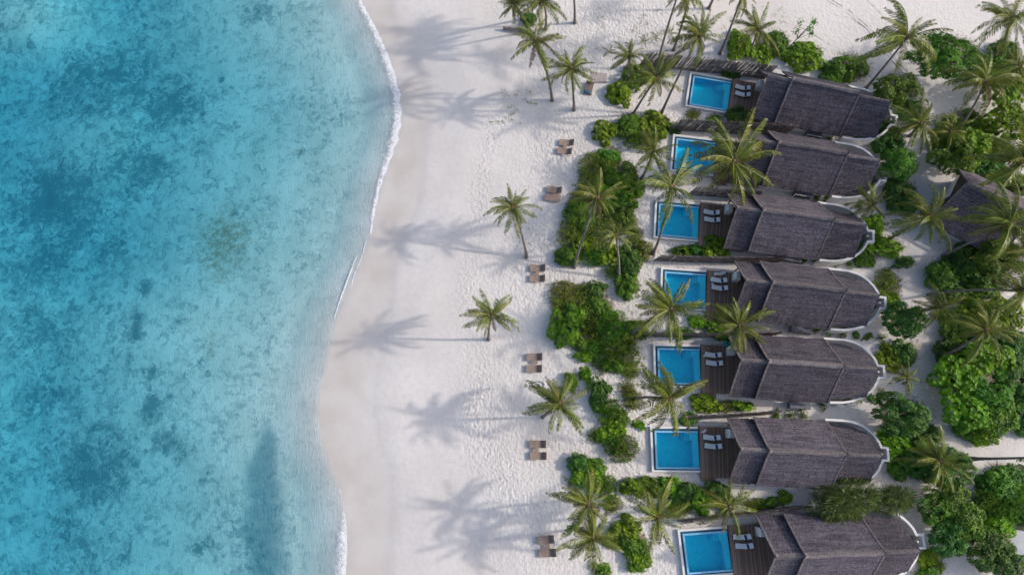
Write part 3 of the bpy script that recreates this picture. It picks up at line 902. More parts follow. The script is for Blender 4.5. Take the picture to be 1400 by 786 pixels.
def ribbon(name, pts_px, widths, z, material, offs=0.0, sub=6):
    """a wavy strip lying along a line; attribute edge is 1 along its middle"""
    pts = [W(x, y, z) for x, y in pts_px]
    P, Wd = [], []
    for i in range(len(pts) - 1):
        for k in range(sub):
            t = k / sub
            P.append(pts[i].lerp(pts[i + 1], t))
            Wd.append(widths[i] * (1 - t) + widths[i + 1] * t)
    P.append(pts[-1]); Wd.append(widths[-1])
    vs, fs, ed = [], [], []
    cs = (-1, -0.5, 0.0, 0.55, 1)
    ev = (0.0, 0.45, 0.8, 1.0, 0.35)
    for i, p in enumerate(P):
        t = (P[min(i + 1, len(P) - 1)] - P[max(i - 1, 0)]).normalized()
        n = Vector((t.y, -t.x, 0))
        if n.x < 0: n = -n
        for c, e in zip(cs, ev):
            vs.append(p + n * (c * Wd[i] * (1 + 0.25 * math.sin(i * 1.7 + c))) + n * offs)
            ed.append(e)
    k = len(cs)
    for i in range(len(P) - 1):
        for j in range(k - 1):
            fs.append((i * k + j, i * k + j + 1, (i + 1) * k + j + 1, (i + 1) * k + j))
    b = MB().add(vs, fs)
    o = b.build(name, material)
    o.data.attributes.new('edge', 'FLOAT', 'POINT').data.foreach_set('value', ed)
    return o


tag(ribbon('foam', [(489, 2), (509, 40), (525, 80), (538, 125), (541, 160), (536, 190), (525, 225), (516, 255), (509, 290), (506, 320)],
           [0.8, 1.2, 1.4, 1.2, 1.2, 1.3, 0.9, 0.6, 0.5, 0.2], SEA_Z + 0.012, M['foam']), 'white foam of a small wave breaking on the upper beach', kind='stuff')
tag(ribbon('foam', [(446, 615), (455, 640), (462, 662), (470, 690), (468, 715), (466, 745), (464, 790)],
           [0.3, 0.6, 0.5, 0.6, 1.3, 1.6, 1.7], SEA_Z + 0.012, M['foam']), 'thin foam line on the lower beach', kind='stuff')
tag(ribbon('foam', [(500, 330), (494, 352), (482, 380), (478, 405), (470, 430), (462, 450)],
           [0.10, 0.14, 0.16, 0.3, 0.25, 0.2], SEA_Z + 0.012, M['foam']), 'faint broken foam line in the middle of the beach', kind='stuff')

tag(ribbon('foam', [(556, 238), (552, 262), (549, 285), (541, 308), (537, 330)], [0.12, 0.2, 0.22, 0.2, 0.12], -0.395, M['foam']),
    'thin swash line left on the wet sand of the upper beach', kind='stuff')
tag(ribbon('foam', [(497, 352), (484, 385), (473, 415), (466, 438)], [0.08, 0.2, 0.2, 0.1], SEA_Z + 0.02, M['foam'], -0.9), 'second broken wash line in the middle of the beach', kind='stuff')

# vehicle ruts on the open sand
rut = MB()
for pts in ([(1120, -5), (1150, 12), (1185, 40), (1215, 78), (1238, 105)], [(1128, -5), (1160, 14), (1192, 42), (1222, 80), (1246, 104)], [(1140, 20), (1165, 26), (1185, 40), (1200, 62)],
            [(1180, -5), (1205, 20), (1222, 45)], [(1065, 28), (1100, 40), (1135, 62)]):
    P = [W(x, y, 0.004) for x, y in pts]
    for i in range(len(P) - 1):
        t = (P[i + 1] - P[i]).normalized()
        n = Vector((-t.y, t.x, 0)) * 0.11
        rut.add([P[i] - n, P[i] + n, P[i + 1] + n, P[i + 1] - n], [(0, 1, 2, 3)])
k = NT('rut_sand')
k.p.inputs['Base Color'].default_value = (0.42, 0.385, 0.37, 1)
k.p.inputs['Roughness'].default_value = 1.0
k.l(k.math('MULTIPLY', k.step(k.noise(k.pos(), 0.8, 4), 0.35, 0.65), 0.55), k.p.inputs['Alpha'])
tag(rut.build('vehicle_track', k.m), 'faint curved vehicle ruts on the upper sand', kind='structure')

# ------------------------------------------------------------------ villas
ORD = ['topmost', 'second', 'third', 'fourth', 'fifth', 'sixth', 'lowest']
VPX = [((1084.4, 106), (1178.5, 125.5)), ((1065, 193), (1159.5, 208)), ((1043.7, 285.7), (1141, 298)), ((1057, 385), (1158, 396)),
       ((1051.4, 493.5), (1156, 500)), ((1052.3, 615.9), (1160, 621)), ((1101.4, 759.8), (1214.7, 755.8))]


def gable_mesh(x0, x1, w0, w1, ez, rz, e0=0.0, e1=0.0, th=0.24, seed=0, sag=0.12):
    """thatched gable roof; e0/e1 shift the eave ends along the ridge; w0/w1 half widths at the two ends"""
    rd = random.Random(seed)
    nx_, ns = 22, 9
    b = MB()
    top, bot = [], []
    for i in range(nx_ + 1):
        t = i / nx_
        row_t, row_b = [], []
        w = w0 + (w1 - w0) * t
        for j in range(-ns, ns + 1):
            s = abs(j) / ns
            x = x0 + (x1 - x0) * t + s * (e0 * (1 - t) + e1 * t)
            y = w * j / ns
            z = rz - (rz - ez) * s - sag * math.sin(math.pi * s)
            jt = 0.018
            x += rd.uniform(-jt, jt) * (1.6 if i in (0, nx_) else 0.5)
            if abs(j) == ns:
                y += rd.uniform(-0.05, 0.05)
            z += rd.uniform(-jt, jt) + 0.035 * math.sin(x * 1.3 + seed) * s
            row_t.append((x, y, z)); row_b.append((x, y * 0.985, z - th))
        top.append(row_t); bot.append(row_b)
    m = 2 * ns + 1
    vs = [v for r in top for v in r] + [v for r in bot for v in r]
    o = (nx_ + 1) * m
    fs = []
    for i in range(nx_):
        for j in range(m - 1):
            a = i * m + j
            fs.append((a, a + m, a + m + 1, a + 1))
            fs.append((o + a, o + a + 1, o + a + m + 1, o + a + m))
        for j in (0, m - 1):
            a = i * m + j
            fs.append((a, o + a, o + a + m, a + m) if j == 0 else (a, a + m, o + a + m, o + a))
    for i in (0, nx_):
        for j in range(m - 1):
            a = i * m + j
            fs.append((a, a + 1, o + a + 1, o + a) if i == 0 else (a, o + a, o + a + 1, a + 1))
    b.add(vs, fs)
    return b


def ridge_mesh(x0, x1, rz, w=0.3, drop=0.36, seed=0):
    rd = random.Random(seed)
    b = MB()
    n = 24
    prof = [(-w, -drop), (-w * 0.55, -drop * 0.42), (0, 0.09), (w * 0.55, -drop * 0.42), (w, -drop)]
    vs = []
    for i in range(n + 1):
        x = x0 + (x1 - x0) * i / n
        for y, z in prof:
            vs.append((x, y + (rd.uniform(-.04, .04)), rz + z + 0.09 + rd.uniform(-.02, .02)))
    k_ = len(prof)
    fs = [(i * k_ + j, (i + 1) * k_ + j, (i + 1) * k_ + j + 1, i * k_ + j + 1) for i in range(n) for j in range(k_ - 1)]
    for i in (0, n):
        fs.append(tuple(i * k_ + j for j in (range(k_) if i else range(k_ - 1, -1, -1))))
    b.add(vs, fs)
    return b


def rake_mesh(x, w, ez, rz, wd=0.16, e=0.0, sag=0.12):
    """pale cut edge of the thatch along the gable end"""
    b = MB()
    for s in (-1, 1):
        pts = []
        for i in range(9):
            t = i / 8
            pts.append(Vector((x + e * t, s * w * t, rz - (rz - ez) * t - sag * math.sin(math.pi * t) + 0.02)))
        vs, fs = [], []
        for p in pts:
            for dx, dz in ((-0.05, -0.2), (-0.05, 0.03), (wd, 0.03), (wd, -0.2)):
                vs.append(p + Vector((dx, 0, dz)))
        for i in range(8):
            for j in range(4):
                l_ = (j + 1) % 4
                fs.append((i * 4 + j, i * 4 + l_, (i + 1) * 4 + l_, (i + 1) * 4 + j))
        fs += [(0, 1, 2, 3), (32, 35, 34, 33)]
        b.add(vs, fs)
    return b


def path_wall(pts, th, z0, z1):
    b = MB()
    n = len(pts)
    P = [Vector((x, y, 0)) for x, y in pts]
    vs, fs = [], []
    for i in range(n):
        t0 = (P[i] - P[i - 1]).normalized() if i else (P[1] - P[0]).normalized()
        t1 = (P[i + 1] - P[i]).normalized() if i < n - 1 else t0
        nn = Vector((t0.y + t1.y, -t0.x - t1.x, 0))
        nn = nn.normalized() / max(0.5, nn.normalized().dot(Vector((t0.y, -t0.x, 0))))
        for sgn, zz in ((-.5, z0), (.5, z0), (.5, z1), (-.5, z1)):
            vs.append(P[i] + nn * (sgn * th) + Vector((0, 0, zz)))
    for i in range(n - 1):
        for j in range(4):
            l_ = (j + 1) % 4
            fs.append((i * 4 + j, (i + 1) * 4 + j, (i + 1) * 4 + l_, i * 4 + l_))
    fs += [(0, 1, 2, 3), ((n - 1) * 4 + 3, (n - 1) * 4 + 2, (n - 1) * 4 + 1, (n - 1) * 4)]
    return b.add(vs, fs)


def arc(p0, p1, p2, p3, n=9):
    out = []
    for i in range(n):
        t = i / (n - 1)
        a = [(1 - t) ** 3, 3 * t * (1 - t) ** 2, 3 * t * t * (1 - t), t ** 3]
        out.append(tuple(sum(a[k] * p[d_] for k, p in enumerate((p0, p1, p2, p3))) for d_ in (0, 1)))
    return out


BW0 = ([(8.9, -3.32)] + arc((10.4, -3.25), (12.6, -3.0), (14.1, -1.9), (14.72, -0.33)) + [(15.36, -0.33), (15.36, 1.08), (14.66, 1.08)]
      + arc((14.45, 1.55), (13.7, 2.7), (12.6, 3.5), (10.9, 3.66)) + [(8.5, 3.66)])
BW = [(x + (0.12 if x > 12 else 0.0), y * 1.085 if abs(y) > 1.2 else y) for x, y in BW0]
proto = {}


def villa_part(key, fn, mats, smooth=False):
    if key not in proto:
        proto[key] = fn().mesh(key, mats, smooth)
    return proto[key]


def body():
    b = MB()
    b.box(0.2, 8.3, -3.0, 3.0, 0.0, 2.5)
    return b


def gable_infill(x, w, z0, z1):
    return MB().add([(x, -w, z0), (x, w, z0), (x, 0, z1), (x + .1, -w, z0), (x + .1, w, z0), (x + .1, 0, z1)],
                    [(0, 2, 1), (3, 4, 5), (0, 1, 4, 3), (1, 2, 5, 4), (2, 0, 3, 5)])


VILLA, PITS = [], []
for vi, (a, b_) in enumerate(VPX):
    A, B = W(*a, 7.1), W(*b_, 7.1)
    ang = math.atan2(B.y - A.y, B.x - A.x)
    base = Vector((A.x, A.y, 0))
    extra = ['at the top of the row', 'under the largest palm', 'with its deck beside a bright round shrub', 'behind the palm leaning over its pool',
             'with the turquoise bin on its deck', 'beside the needle trees', 'cut by the bottom edge of the picture'][vi]
    v = thing('beach_villa', f'{ORD[vi]} thatched villa in the row, {extra}', 'villa', base, ang, 'thatched villas in a row along the beach')
    VILLA.append(v)
    r = link('main_roof', villa_part(f'main{vi % 3}', lambda: gable_mesh(0, 8.5, 3.85, 3.8, 2.4, 7.1, seed=vi), M['thatch']), v)
    link('ridge_cap', villa_part('main_ridge', lambda: ridge_mesh(0, 8.45, 7.1), M['thatch_ridge'], True), r)
    link('rake_edge', villa_part('main_rake', lambda: rake_mesh(0, 3.85, 2.4, 7.1), M['thatch_ridge']), r)
    link('rake_edge', villa_part('main_rear_rake', lambda: rake_mesh(8.40, 3.8, 2.4, 7.1, 0.11), M['thatch_ridge']), r)
    r = link('front_roof', villa_part(f'front{vi % 2}', lambda: gable_mesh(-2.92, 0.6, 3.68, 3.68, 1.95, 6.6, seed=vi + 10), M['thatch']), v)
    link('ridge_cap', villa_part('front_ridge', lambda: ridge_mesh(-2.92, 0.0, 6.6, 0.26, 0.3), M['thatch_ridge'], True), r)
    link('rake_edge', villa_part('front_rake', lambda: rake_mesh(-2.92, 3.68, 1.95, 6.6), M['thatch_ridge']), r)
    r = link('rear_roof', villa_part(f'rear{vi % 2}', lambda: gable_mesh(7.9, 12.55, 3.42, 2.78, 1.95, 6.40, 0, 0.6, seed=vi + 20), M['thatch']), v)
    link('ridge_cap', villa_part('rear_ridge', lambda: ridge_mesh(8.5, 12.5, 6.40, 0.22, 0.26), M['thatch_ridge'], True), r)
    link('house_wall', villa_part('body', body, M['plaster']), v)
    link('gable_panel', villa_part('gable', lambda: gable_infill(-0.6, 3.0, 2.3, 5.9), M['dark_wood']), v)
    link('glass_door', villa_part('door', lambda: MB().box(0.14, 0.197, -2.2, 2.2, 0.34, 2.4), M['glass']), v)
    for s_ in (-1, 1):
        link('veranda_post', villa_part(f'post{s_}', lambda: MB().tube([(-2.3, s_ * 2.9, 0.3), (-2.3, s_ * 2.9, 2.5)], 0.09, 10), M['dark_wood']), v)
    w = link('bathroom_wall', villa_part('bwall', lambda: path_wall(BW, 0.26, 0.0, 2.0), M['plaster']), v)
    link('courtyard_floor', villa_part('bfloor', lambda: MB().add([(x, y, 0.06) for x, y in BW], [tuple(range(len(BW)))]), M['floor_tile']), v)
    link('wall_lamp', villa_part('lamp', lambda: MB().sphere((14.75, 0.35, 1.95), 0.16).tube([(14.75, 0.35, 0.06), (14.75, 0.35, 1.85)], 0.05, 8), M['white'], True), v)
    link('porch_wall', villa_part('porch', lambda: MB().bev(-2.7, -2.0, 1.4, 2.4, 0.332, 1.9, 0.14), M['plaster']), v)
    dk = link('deck', villa_part('deck', lambda: MB().box(-5.74, 0.14, -3.2, 2.6, 0.10, 0.33), M['deck']), v)
    link('step', villa_part('step', lambda: MB().box(-5.6, -3.9, -3.62, -3.206, 0.02, 0.17), M['deck']), dk)

    # ---- pool: outer wall, gutter, infinity edge, basin with bench and steps, water
    pr = ang + R(2.2)
    po = v.matrix_basis @ Vector((0, 0, 0))
    c_, s_ = math.cos(ang), math.sin(ang)

    def L(x, y, z=0.0):
        return Vector((base.x + x * c_ - y * s_, base.y + x * s_ + y * c_, z))
    pl = thing('plunge_pool', f'blue plunge pool with white rim in front of the {ORD[vi]} villa', 'pool', L(-8.6, -0.15), pr, 'plunge pools in front of the villas')
    PITS.append((L(-8.6, -0.15), pr))

    def outer():
        b = MB()
        b.box(-2.88, -2.64, -2.62, 2.62, -0.2, 0.36)
        b.box(-2.636, 2.78, 2.36, 2.62, -0.2, 0.36)
        b.box(-2.636, 2.78, -2.62, -2.40, -0.2, 0.34)
        return b
    link('outer_wall', villa_part('p_outer', outer, M['plaster']), pl)

    def gut():
        b = MB()
        b.box(-2.638, -2.36, -2.398, 2.358, -0.2, 0.02)
        b.box(-2.358, 2.78, 2.10, 2.358, -0.2, 0.02)
        b.box(-2.358, 2.78, -2.398, -2.26, -0.2, 0.02)
        return b
    link('gutter', villa_part('p_gut', gut, M['gutter']), pl)

    def inner():
        b = MB()
        b.box(-2.356, -2.16, -2.256, 2.096, -1.3, 0.30)
        b.box(-2.158, 2.78, 1.90, 2.096, -1.3, 0.30)
        b.box(-2.158, 2.78, -2.256, -2.06, -1.3, 0.30)
        return b
    link('infinity_edge', villa_part('p_inner', inner, M['tile_edge']), pl)
    bs = link('basin', villa_part('p_basin', lambda: MB().box(-2.156, 2.78, -2.058, 1.898, -1.3, -0.95), M['tile']), pl)
    link('bench', villa_part('p_bench', lambda: MB().box(2.12, 2.778, -2.056, 1.896, -0.948, 0.10), M['pool_ledge']), bs)
    for k_, (xa, xb) in enumerate(((0.95, 1.22), (1.224, 1.5), (1.504, 1.8), (1.804, 2.116))):
        link('pool_step', villa_part(f'p_step{k_}', lambda: MB().box(xa, xb, 1.0, 1.894, -0.948, -0.62 + 0.23 * k_), M['pool_ledge'] if k_ % 2 else M['tile']), bs)
    link('water', villa_part('p_water', lambda: MB().add([(-2.155, -2.055, 0.27), (2.776, -2.055, 0.27), (2.776, 1.895, 0.27), (-2.155, 1.895, 0.27)], [(0, 1, 2, 3)]), M['pool_water']), pl)

    # ---- loungers on the deck
    for li, (lx, ly) in enumerate(((-4.42, 1.36), (-4.28, 0.37))):
        which = 'upper' if li == 0 else 'lower'
        g = thing('deck_lounger', f'{which} white cushioned lounger on the {ORD[vi]} villa deck', 'sun lounger', L(lx, ly, 0.33), ang, 'white sun loungers on the villa decks')

        def lframe():
            b = MB()
            b.box(-0.92, 0.9, -0.30, 0.30, 0.20, 0.26)
            return b
        link('frame', villa_part('l_frame', lframe, M['dark_wood']), g)
        for sx in (-0.8, 0.75):
            for sy in (-0.24, 0.24):
                link('leg', villa_part(f'l_leg{sx}{sy}', lambda: MB().box(sx - .03, sx + .03, sy - .03, sy + .03, 0.0, 0.198), M['dark_wood']), g)
        link('seat_cushion', villa_part('l_seat', lambda: MB().bev(-0.55, 0.55, -0.29, 0.29, 0.0, 0.13, 0.03, 0, Matrix.Translation((-0.40, 0.01, 0.263)) @ Matrix.Rotation(R(-5), 4, 'Z')), M['white']), g)
        bk = link('back_cushion', villa_part('l_back', lambda: MB().bev(0.0, 0.92, -0.29, 0.29, 0.0, 0.13, 0.03, 0, Matrix.Translation((0.155, -0.05, 0.28)) @ Matrix.Rotation(R(9), 4, 'Z') @ Matrix.Rotation(R(-20), 4, 'Y')), M['white']), g)
        tw = villa_part('l_towel', lambda: MB().bev(-0.13, 0.13, -0.28, 0.24, 0.0, 0.06, 0.02), M['navy'])
        t_ = link('folded_towel', tw)
        t_.matrix_basis = Matrix.Translation(L(lx, ly, 0.33)) @ Matrix.Rotation(ang, 4, 'Z') @ Matrix.Translation((0.155, -0.05, 0.28)) @ Matrix.Rotation(R(9), 4, 'Z') @ Matrix.Rotation(R(-20), 4, 'Y') @ Matrix.Translation((0.30, 0.0, 0.132))
        tag(t_, f'folded navy patterned towel on the {which} lounger of the {ORD[vi]} villa', 'towel', 'navy towels on the deck loungers')

# dig the sand out from under the pool basins
co = np.stack([X, Y, Z], -1).reshape(-1, 3)
for c, a in PITS:
    lx = (co[:, 0] - c.x) * math.cos(a) + (co[:, 1] - c.y) * math.sin(a)
    ly = -(co[:, 0] - c.x) * math.sin(a) + (co[:, 1] - c.y) * math.cos(a)
    co[(lx > -2.3) & (lx < 3.2) & (ly > -2.2) & (ly < 2.05), 2] = -6.0
me.vertices.foreach_set('co', co.astype(np.float32).ravel())
me.update()

# air conditioner cabinets in the gaps south of the roofs
for vi, px, py, wd in ((0, 1112, 185, 1.9), (1, 1097, 266, 2.2), (2, 1081, 354, 2.4), (3, 1094, 451, 2.4), (4, 1092, 554, 2.4)):
    ang = VILLA[vi].rotation_euler.z
    c = W(px, py, 0.5)
    t = thing('air_conditioner', f'grey louvred air conditioner cabinet behind the {ORD[vi]} villa roof edge', 'air conditioner', (c.x, c.y, 0), ang, 'air conditioner cabinets between the villas')
    h = wd / 2
    link('cabinet', MB().box(-h, h, -0.36, 0.36, 0, 1.0).mesh('cabinet', M['grey_metal']), t)
    lv = MB()
    for k_ in range(5):
        x = -h + 0.12 + k_ * (wd - 0.24) / 5
        lv.box(x, x + (wd - 0.24) / 5 - 0.08, -0.38, -0.363, 0.15, 0.9)
    link('louvre', lv.mesh('louvre', M['glass']), t)
    fr_ = MB().box(-h - .05, h + .05, -0.42, -0.36, 1.003, 1.07).box(-h - .05, -h + .03, -0.42, -0.39, 0.0, 1.0).box(h - .03, h + .05, -0.42, -0.39, 0.0, 1.0)
    link('frame', fr_.mesh('frame', M['plaster'] if vi < 2 else M['grey_metal']), t)

# ------------------------------------------------------------------ stick fences
FENCES = [((874, 90), (960, 98), (1045, 108), 3.0, 'long stick fence above the topmost pool'),
          ((914, 178), (990, 182), (1072, 186), 2.9, 'stick fence between the two topmost pools'),
          ((940, 266), (990, 270), (1030, 272), 2.5, 'stick fence between the second and third pools'),
          ((894, 356), (980, 360), (1062, 358), 2.1, 'stick fence between the third and fourth pools'),
          ((878, 459), (960, 461), (1055, 459), 2.1, 'stick fence between the fourth and fifth pools'),
          ((930, 571), (1000, 568), (1056, 564), 2.1, 'stick fence between the fifth and sixth pools'),
          ((926, 712), (1018, 700), (1094, 691), 2.1, 'stick fence above the lowest pool')]
for p0, p1, p2, hh, lb in FENCES:
    A, Bm, C = W(*p0), W(*p1), W(*p2)
    t = thing('stick_fence', lb, 'fence', A, 0, 'stick fences between the villas')
    b = MB()
    n = int((C - A).length / 0.036)
    for i in range(n + 1):
        u = i / n
        p = A * (1 - u) ** 2 + Bm * 2 * u * (1 - u) * 1.0 + C * u * u - A
        p += Vector((random.uniform(-.02, .02), random.uniform(-.07, .07), 0))
        h_ = hh * random.uniform(0.88, 1.08)
        lean = Vector((random.gauss(0.24 * hh, 0.06), random.gauss(0.06, 0.04), h_))
        r_ = random.uniform(0.025, 0.045)
        b.tube([p, p + lean], [r_ * 1.15, r_ * 0.8], 4)
    link('stick_screen', b.mesh('stick_screen', M['stick']), t)
    rb = MB()
    for zr in (0.6, 1.5):
        pts = []
        for i in range(13):
            u = i / 12
            pts.append(A * (1 - u) ** 2 + Bm * 2 * u * (1 - u) + C * u * u - A + Vector((0, -0.19, zr)))
        rb.tube(pts, 0.035, 5)
    link('rail', rb.mesh('rail', M['dark_wood']), t)

# low log wall at the top of the beach
A, B = W(688, 41), W(727, 47)
t = thing('log_wall', 'low wall of stacked logs on the sand at the top of the beach', 'wall', A)
for k_ in range(3):
    lg = MB().tube([(0, 0, 0.15 + k_ * .25), tuple((B - A) + Vector((0, 0, 0.15 + k_ * .25)))], 0.14, 8)
    link('log', lg.mesh('log', M['stick']), t)

# ------------------------------------------------------------------ thatched house at the right edge
A, B = W(1324, 248, 6.6), W(1418, 296, 6.6)
ang = math.atan2(B.y - A.y, B.x - A.x)
Lr = (B - A).length
v = thing('thatched_house', 'thatched house half hidden by palms at the right edge', 'house', (A.x, A.y, 0), ang)
r = link('roof', gable_mesh(0, Lr, 4.6, 4.6, 2.3, 6.6, -0.6, 0.0, seed=77).mesh('roof', M['thatch']), v)
link('ridge_cap', ridge_mesh(0, Lr, 6.6, 0.4, 0.45).mesh('ridge_cap', M['thatch_ridge'], True), r)
link('rake_edge', rake_mesh(0, 4.6, 2.3, 6.6, 0.16, -0.6).mesh('rake_edge', M['thatch_ridge']), r)
link('house_wall', MB().box(0.8, Lr - .6, -3.7, 3.7, 0, 2.5).mesh('house_wall', M['plaster']), v)
link('gable_panel', gable_infill(0.5, 3.7, 2.2, 6.0).mesh('gable_panel', M['dark_wood']), v)
link('door', MB().box(0.74, 0.797, -0.6, 0.6, 0.02, 2.1).mesh('door', M['dark_wood']), v)

# ------------------------------------------------------------------ beach loungers, side tables
PNAME = ['northernmost', 'second', 'third', 'fourth', 'fifth', 'southernmost']
PAIRS = [((775, 195.5), (772, 207.3), (772.5, 201.5), -9), ((758, 260), (755, 270.8), (761.5, 265.5), -9), ((735.4, 366.8), (735, 381), (734.5, 374.2), -2),
         ((731, 488), (730.6, 504), (731.8, 494.6), -1), ((735.7, 607), (736.3, 623), (733.6, 614.8), 1), ((746.4, 737.4), (749, 755.5), (748.6, 746.4), 6)]


def slat(x0, x1, mat=None):
    b = MB()
    n = int((x1 - x0) / 0.115)
    for i in range(n):
        x = x0 + i * (x1 - x0) / n
        b.box(x, x + (x1 - x0) / n - 0.015, -0.36, 0.36, 0.0, 0.035, 0, mat)
    for y in (-0.40, 0.40):
        b.box(x0, x1, y - .036, y + .036, -0.05, 0.04, 0, mat)
    return b


for pi_, (u, l_, tb, rot) in enumerate(PAIRS):
    for which, q_ in (('upper', u), ('lower', l_)):
        c = W(*q_, 0.3)
        g = thing('beach_lounger', f'{which} wooden lounger of the {PNAME[pi_]} pair on the open beach', 'sun lounger', (c.x, c.y, 0), R(rot + random.uniform(-2, 2)), 'wooden sun loungers in pairs on the beach')
        link('seat', villa_part('b_seat', lambda: slat(-1.0, 0.28, Matrix.Translation((0, 0, 0.32))), M['teak']), g)
        flat = (pi_ == 1 and which == 'lower')
        link('backrest', villa_part('b_back' + str(flat), lambda: slat(0.0, 0.80, Matrix.Translation((0.295, 0, 0.33)) @ Matrix.Rotation(R(-4 if flat else -38), 4, 'Y')), M['teak_dark'] if not flat else M['teak']), g)  # raised backs get darker teak, shade of the side turned from the sun
        for sx in (-0.9, 0.75):
            for sy in (-0.38, 0.38):
                link('leg', villa_part(f'b_leg{sx}{sy}', lambda: MB().box(sx - .035, sx + .035, sy - .035, sy + .035, 0.0, 0.268), M['teak_dark']), g)
    c = W(*tb, 0.3)
    g = thing('side_table', f'small square wooden table between the {PNAME[pi_]} pair of beach loungers', 'table', (c.x, c.y, 0), R(rot), 'side tables between the beach loungers')
    link('table_top', villa_part('t_top', lambda: MB().bev(-.25, .25, -.25, .25, .36, .40, .01), M['teak']), g)
    for sx in (-.2, .2):
        for sy in (-.2, .2):
            link('leg', villa_part(f't_leg{sx}{sy}', lambda: MB().box(sx - .025, sx + .025, sy - .025, sy + .025, 0, .358), M['teak_dark']), g)

# wooden daybed with a blue cushion and a brown mat beside the upper palms
c = W(805, 121, 0.3)
g = thing('wooden_daybed', 'wooden daybed with blue cushion beside the palm at the top of the beach', 'daybed', (c.x, c.y, 0), R(-14))
link('base', MB().bev(-.55, .55, -.85, .85, 0.0, 0.38, 0.04).mesh('base', M['teak_dark']), g)
link('cushion', MB().bev(-.42, .30, -.85, -.42, 0.382, 0.50, 0.05).mesh('cushion', M['blue_cloth']), g)
link('headboard', MB().box(-.55, .55, .76, .85, 0.382, 0.75).mesh('headboard', M['teak']), g)
c = W(818, 107, 0)
b = MB()
rm = Matrix.Translation((c.x, c.y, 0.015)) @ Matrix.Rotation(R(-6), 4, 'Z')
b.bev(-1.15, 1.15, -.8, .8, 0, 0.03, 0.01, 0, rm)
tag(b.build('beach_mat', M['brown_mat']), 'large flat brown mat on the sand right of the daybed', 'mat')

# oval ring on the sand
c = W(736, 526)
g = thing('rope_ring', 'grey oval ring with a short bar lying flat on the beach', 'ring', (c.x, c.y, 0.03))
link('hoop', MB().tube([(0.72 * math.cos(a), 0.40 * math.sin(a), 0.02) for a in (2 * math.pi * i / 28 for i in range(29))], 0.055, 7).mesh('hoop', M['rope'], True), g)
link('bar', MB().tube([(0.12, -0.16, 0.02), (0.12, 0.16, 0.02)], 0.05, 7).mesh('bar', M['rope']), g)

# turquoise bin and loose towels on decks
c = W(994, 470.5, 0.6)
g = thing('towel_bin', 'small turquoise bin at the fence side of the fifth deck', 'bin', (c.x, c.y, 0.0), R(-4))
link('body', MB().bev(-.26, .26, -.22, .22, 0, 0.85, 0.03).mesh('body', M['teal']), g)
link('lid', MB().bev(-.29, .29, -.25, .25, 0.853, 0.92, 0.03).mesh('lid', M['teal']), g)
for px, py, sx, sy, rz, lb in ((984, 374, .75, .2, 8, 'crumpled white towel at the fence side of the fourth deck'), (973.6, 386, .16, .5, 10, 'narrow white towel at the pool side of the fourth deck'),
                               (967.5, 486, .55, .16, 10, 'white towel beside the upper lounger of the fifth deck'), (962.5, 589.5, .3, .13, 35, 'small white towel above the loungers on the sixth deck')):
    c = W(px, py, 0.36)
    b = MB()
    n = 9
    vs, fs = [], []
    for i in range(n):
        x = -sx + 2 * sx * i / (n - 1)
        for y, zo in ((-sy, 0.0), (-sy * .4, 0.05), (sy * .3, 0.03), (sy, 0.0)):
            vs.append((x + random.uniform(-.03, .03), y + .05 * math.sin(i * 1.1), 0.012 + zo + random.uniform(0, .03)))
    for i in range(n - 1):
        for j in range(3):
            fs.append((i * 4 + j, (i + 1) * 4 + j, (i + 1) * 4 + j + 1, i * 4 + j + 1))
    b.add(vs, fs)
    o = b.build('white_towel', M['white'])
    o.location = (c.x, c.y, 0.335)
    o.rotation_euler = (0, 0, R(rz))
    tag(o, lb, 'towel')

# rock, planted bed, paving, lane bollard at the right edge
c = W(1395, 568)
b = MB()
b.sphere((0, 0, 0), 1.0, 14, 9, 0, 0.7)
b.v = [(x * (1.3 + .25 * math.sin(3 * y + z * 4)), y * (1 + .2 * math.sin(5 * x)), z + .12 * math.sin(7 * x + 3 * y)) for x, y, z in b.v]
o = b.build('rock', M['rock']); o.location = (c.x, c.y, 0.3)
tag(o, 'grey rock in the dark round planting at the right edge', 'rock')
c = W(1393, 680)
b = MB()
n = 40
b.add([(c.x + 5.2 * math.cos(2 * math.pi * i / n) * (1 + .05 * math.sin(1.9 * i)), c.y + 3.7 * math.sin(2 * math.pi * i / n) * (1 + .05 * math.sin(2.3 * i)), 0.05) for i in range(n)], [tuple(range(n))])
tag(b.build('planting_soil', M['soil']), 'dark soil of the round planted bed', kind='structure')
b = MB().box(W(1384, 740).x, W(1384, 740).x + 6, W(1390, 765).y, W(1390, 712).y, -0.1, 0.008)
tag(b.build('stone_path', M['stone']), 'pale paving at the lower right edge', kind='structure')
c = W(1329, 676, 0.4)
g = thing('bollard_light', 'small dark round bollard at the lane bend beside the planted bed', 'bollard', (c.x, c.y, 0))
link('post', MB().tube([(0, 0, 0), (0, 0, .6)], .14, 12).mesh('post', M['white'], True), g)
link('cap', MB().tube([(0, 0, .602), (0, 0, .72)], [.24, .2], 12).mesh('cap', M['grey_metal'], True), g)


# ------------------------------------------------------------------ foliage prototypes
def leaf_quad(vs, fs, c, dirv, n, ln, wd):
    s = dirv.cross(n)
    if s.length < 1e-4:
        return
    s.normalize()
    o = len(vs)
    vs += [c, c + dirv * (ln * .55) + s * (wd * .5), c + dirv * ln - n * (ln * .12), c + dirv * (ln * .55) - s * (wd * .5)]
    fs.append((o, o + 1, o + 2, o + 3))


def rnd_unit(rd):
    z = rd.uniform(-1, 1)
    a = rd.uniform(0, 2 * math.pi)
    r_ = math.sqrt(1 - z * z)
    return Vector((r_ * math.cos(a), r_ * math.sin(a), z))


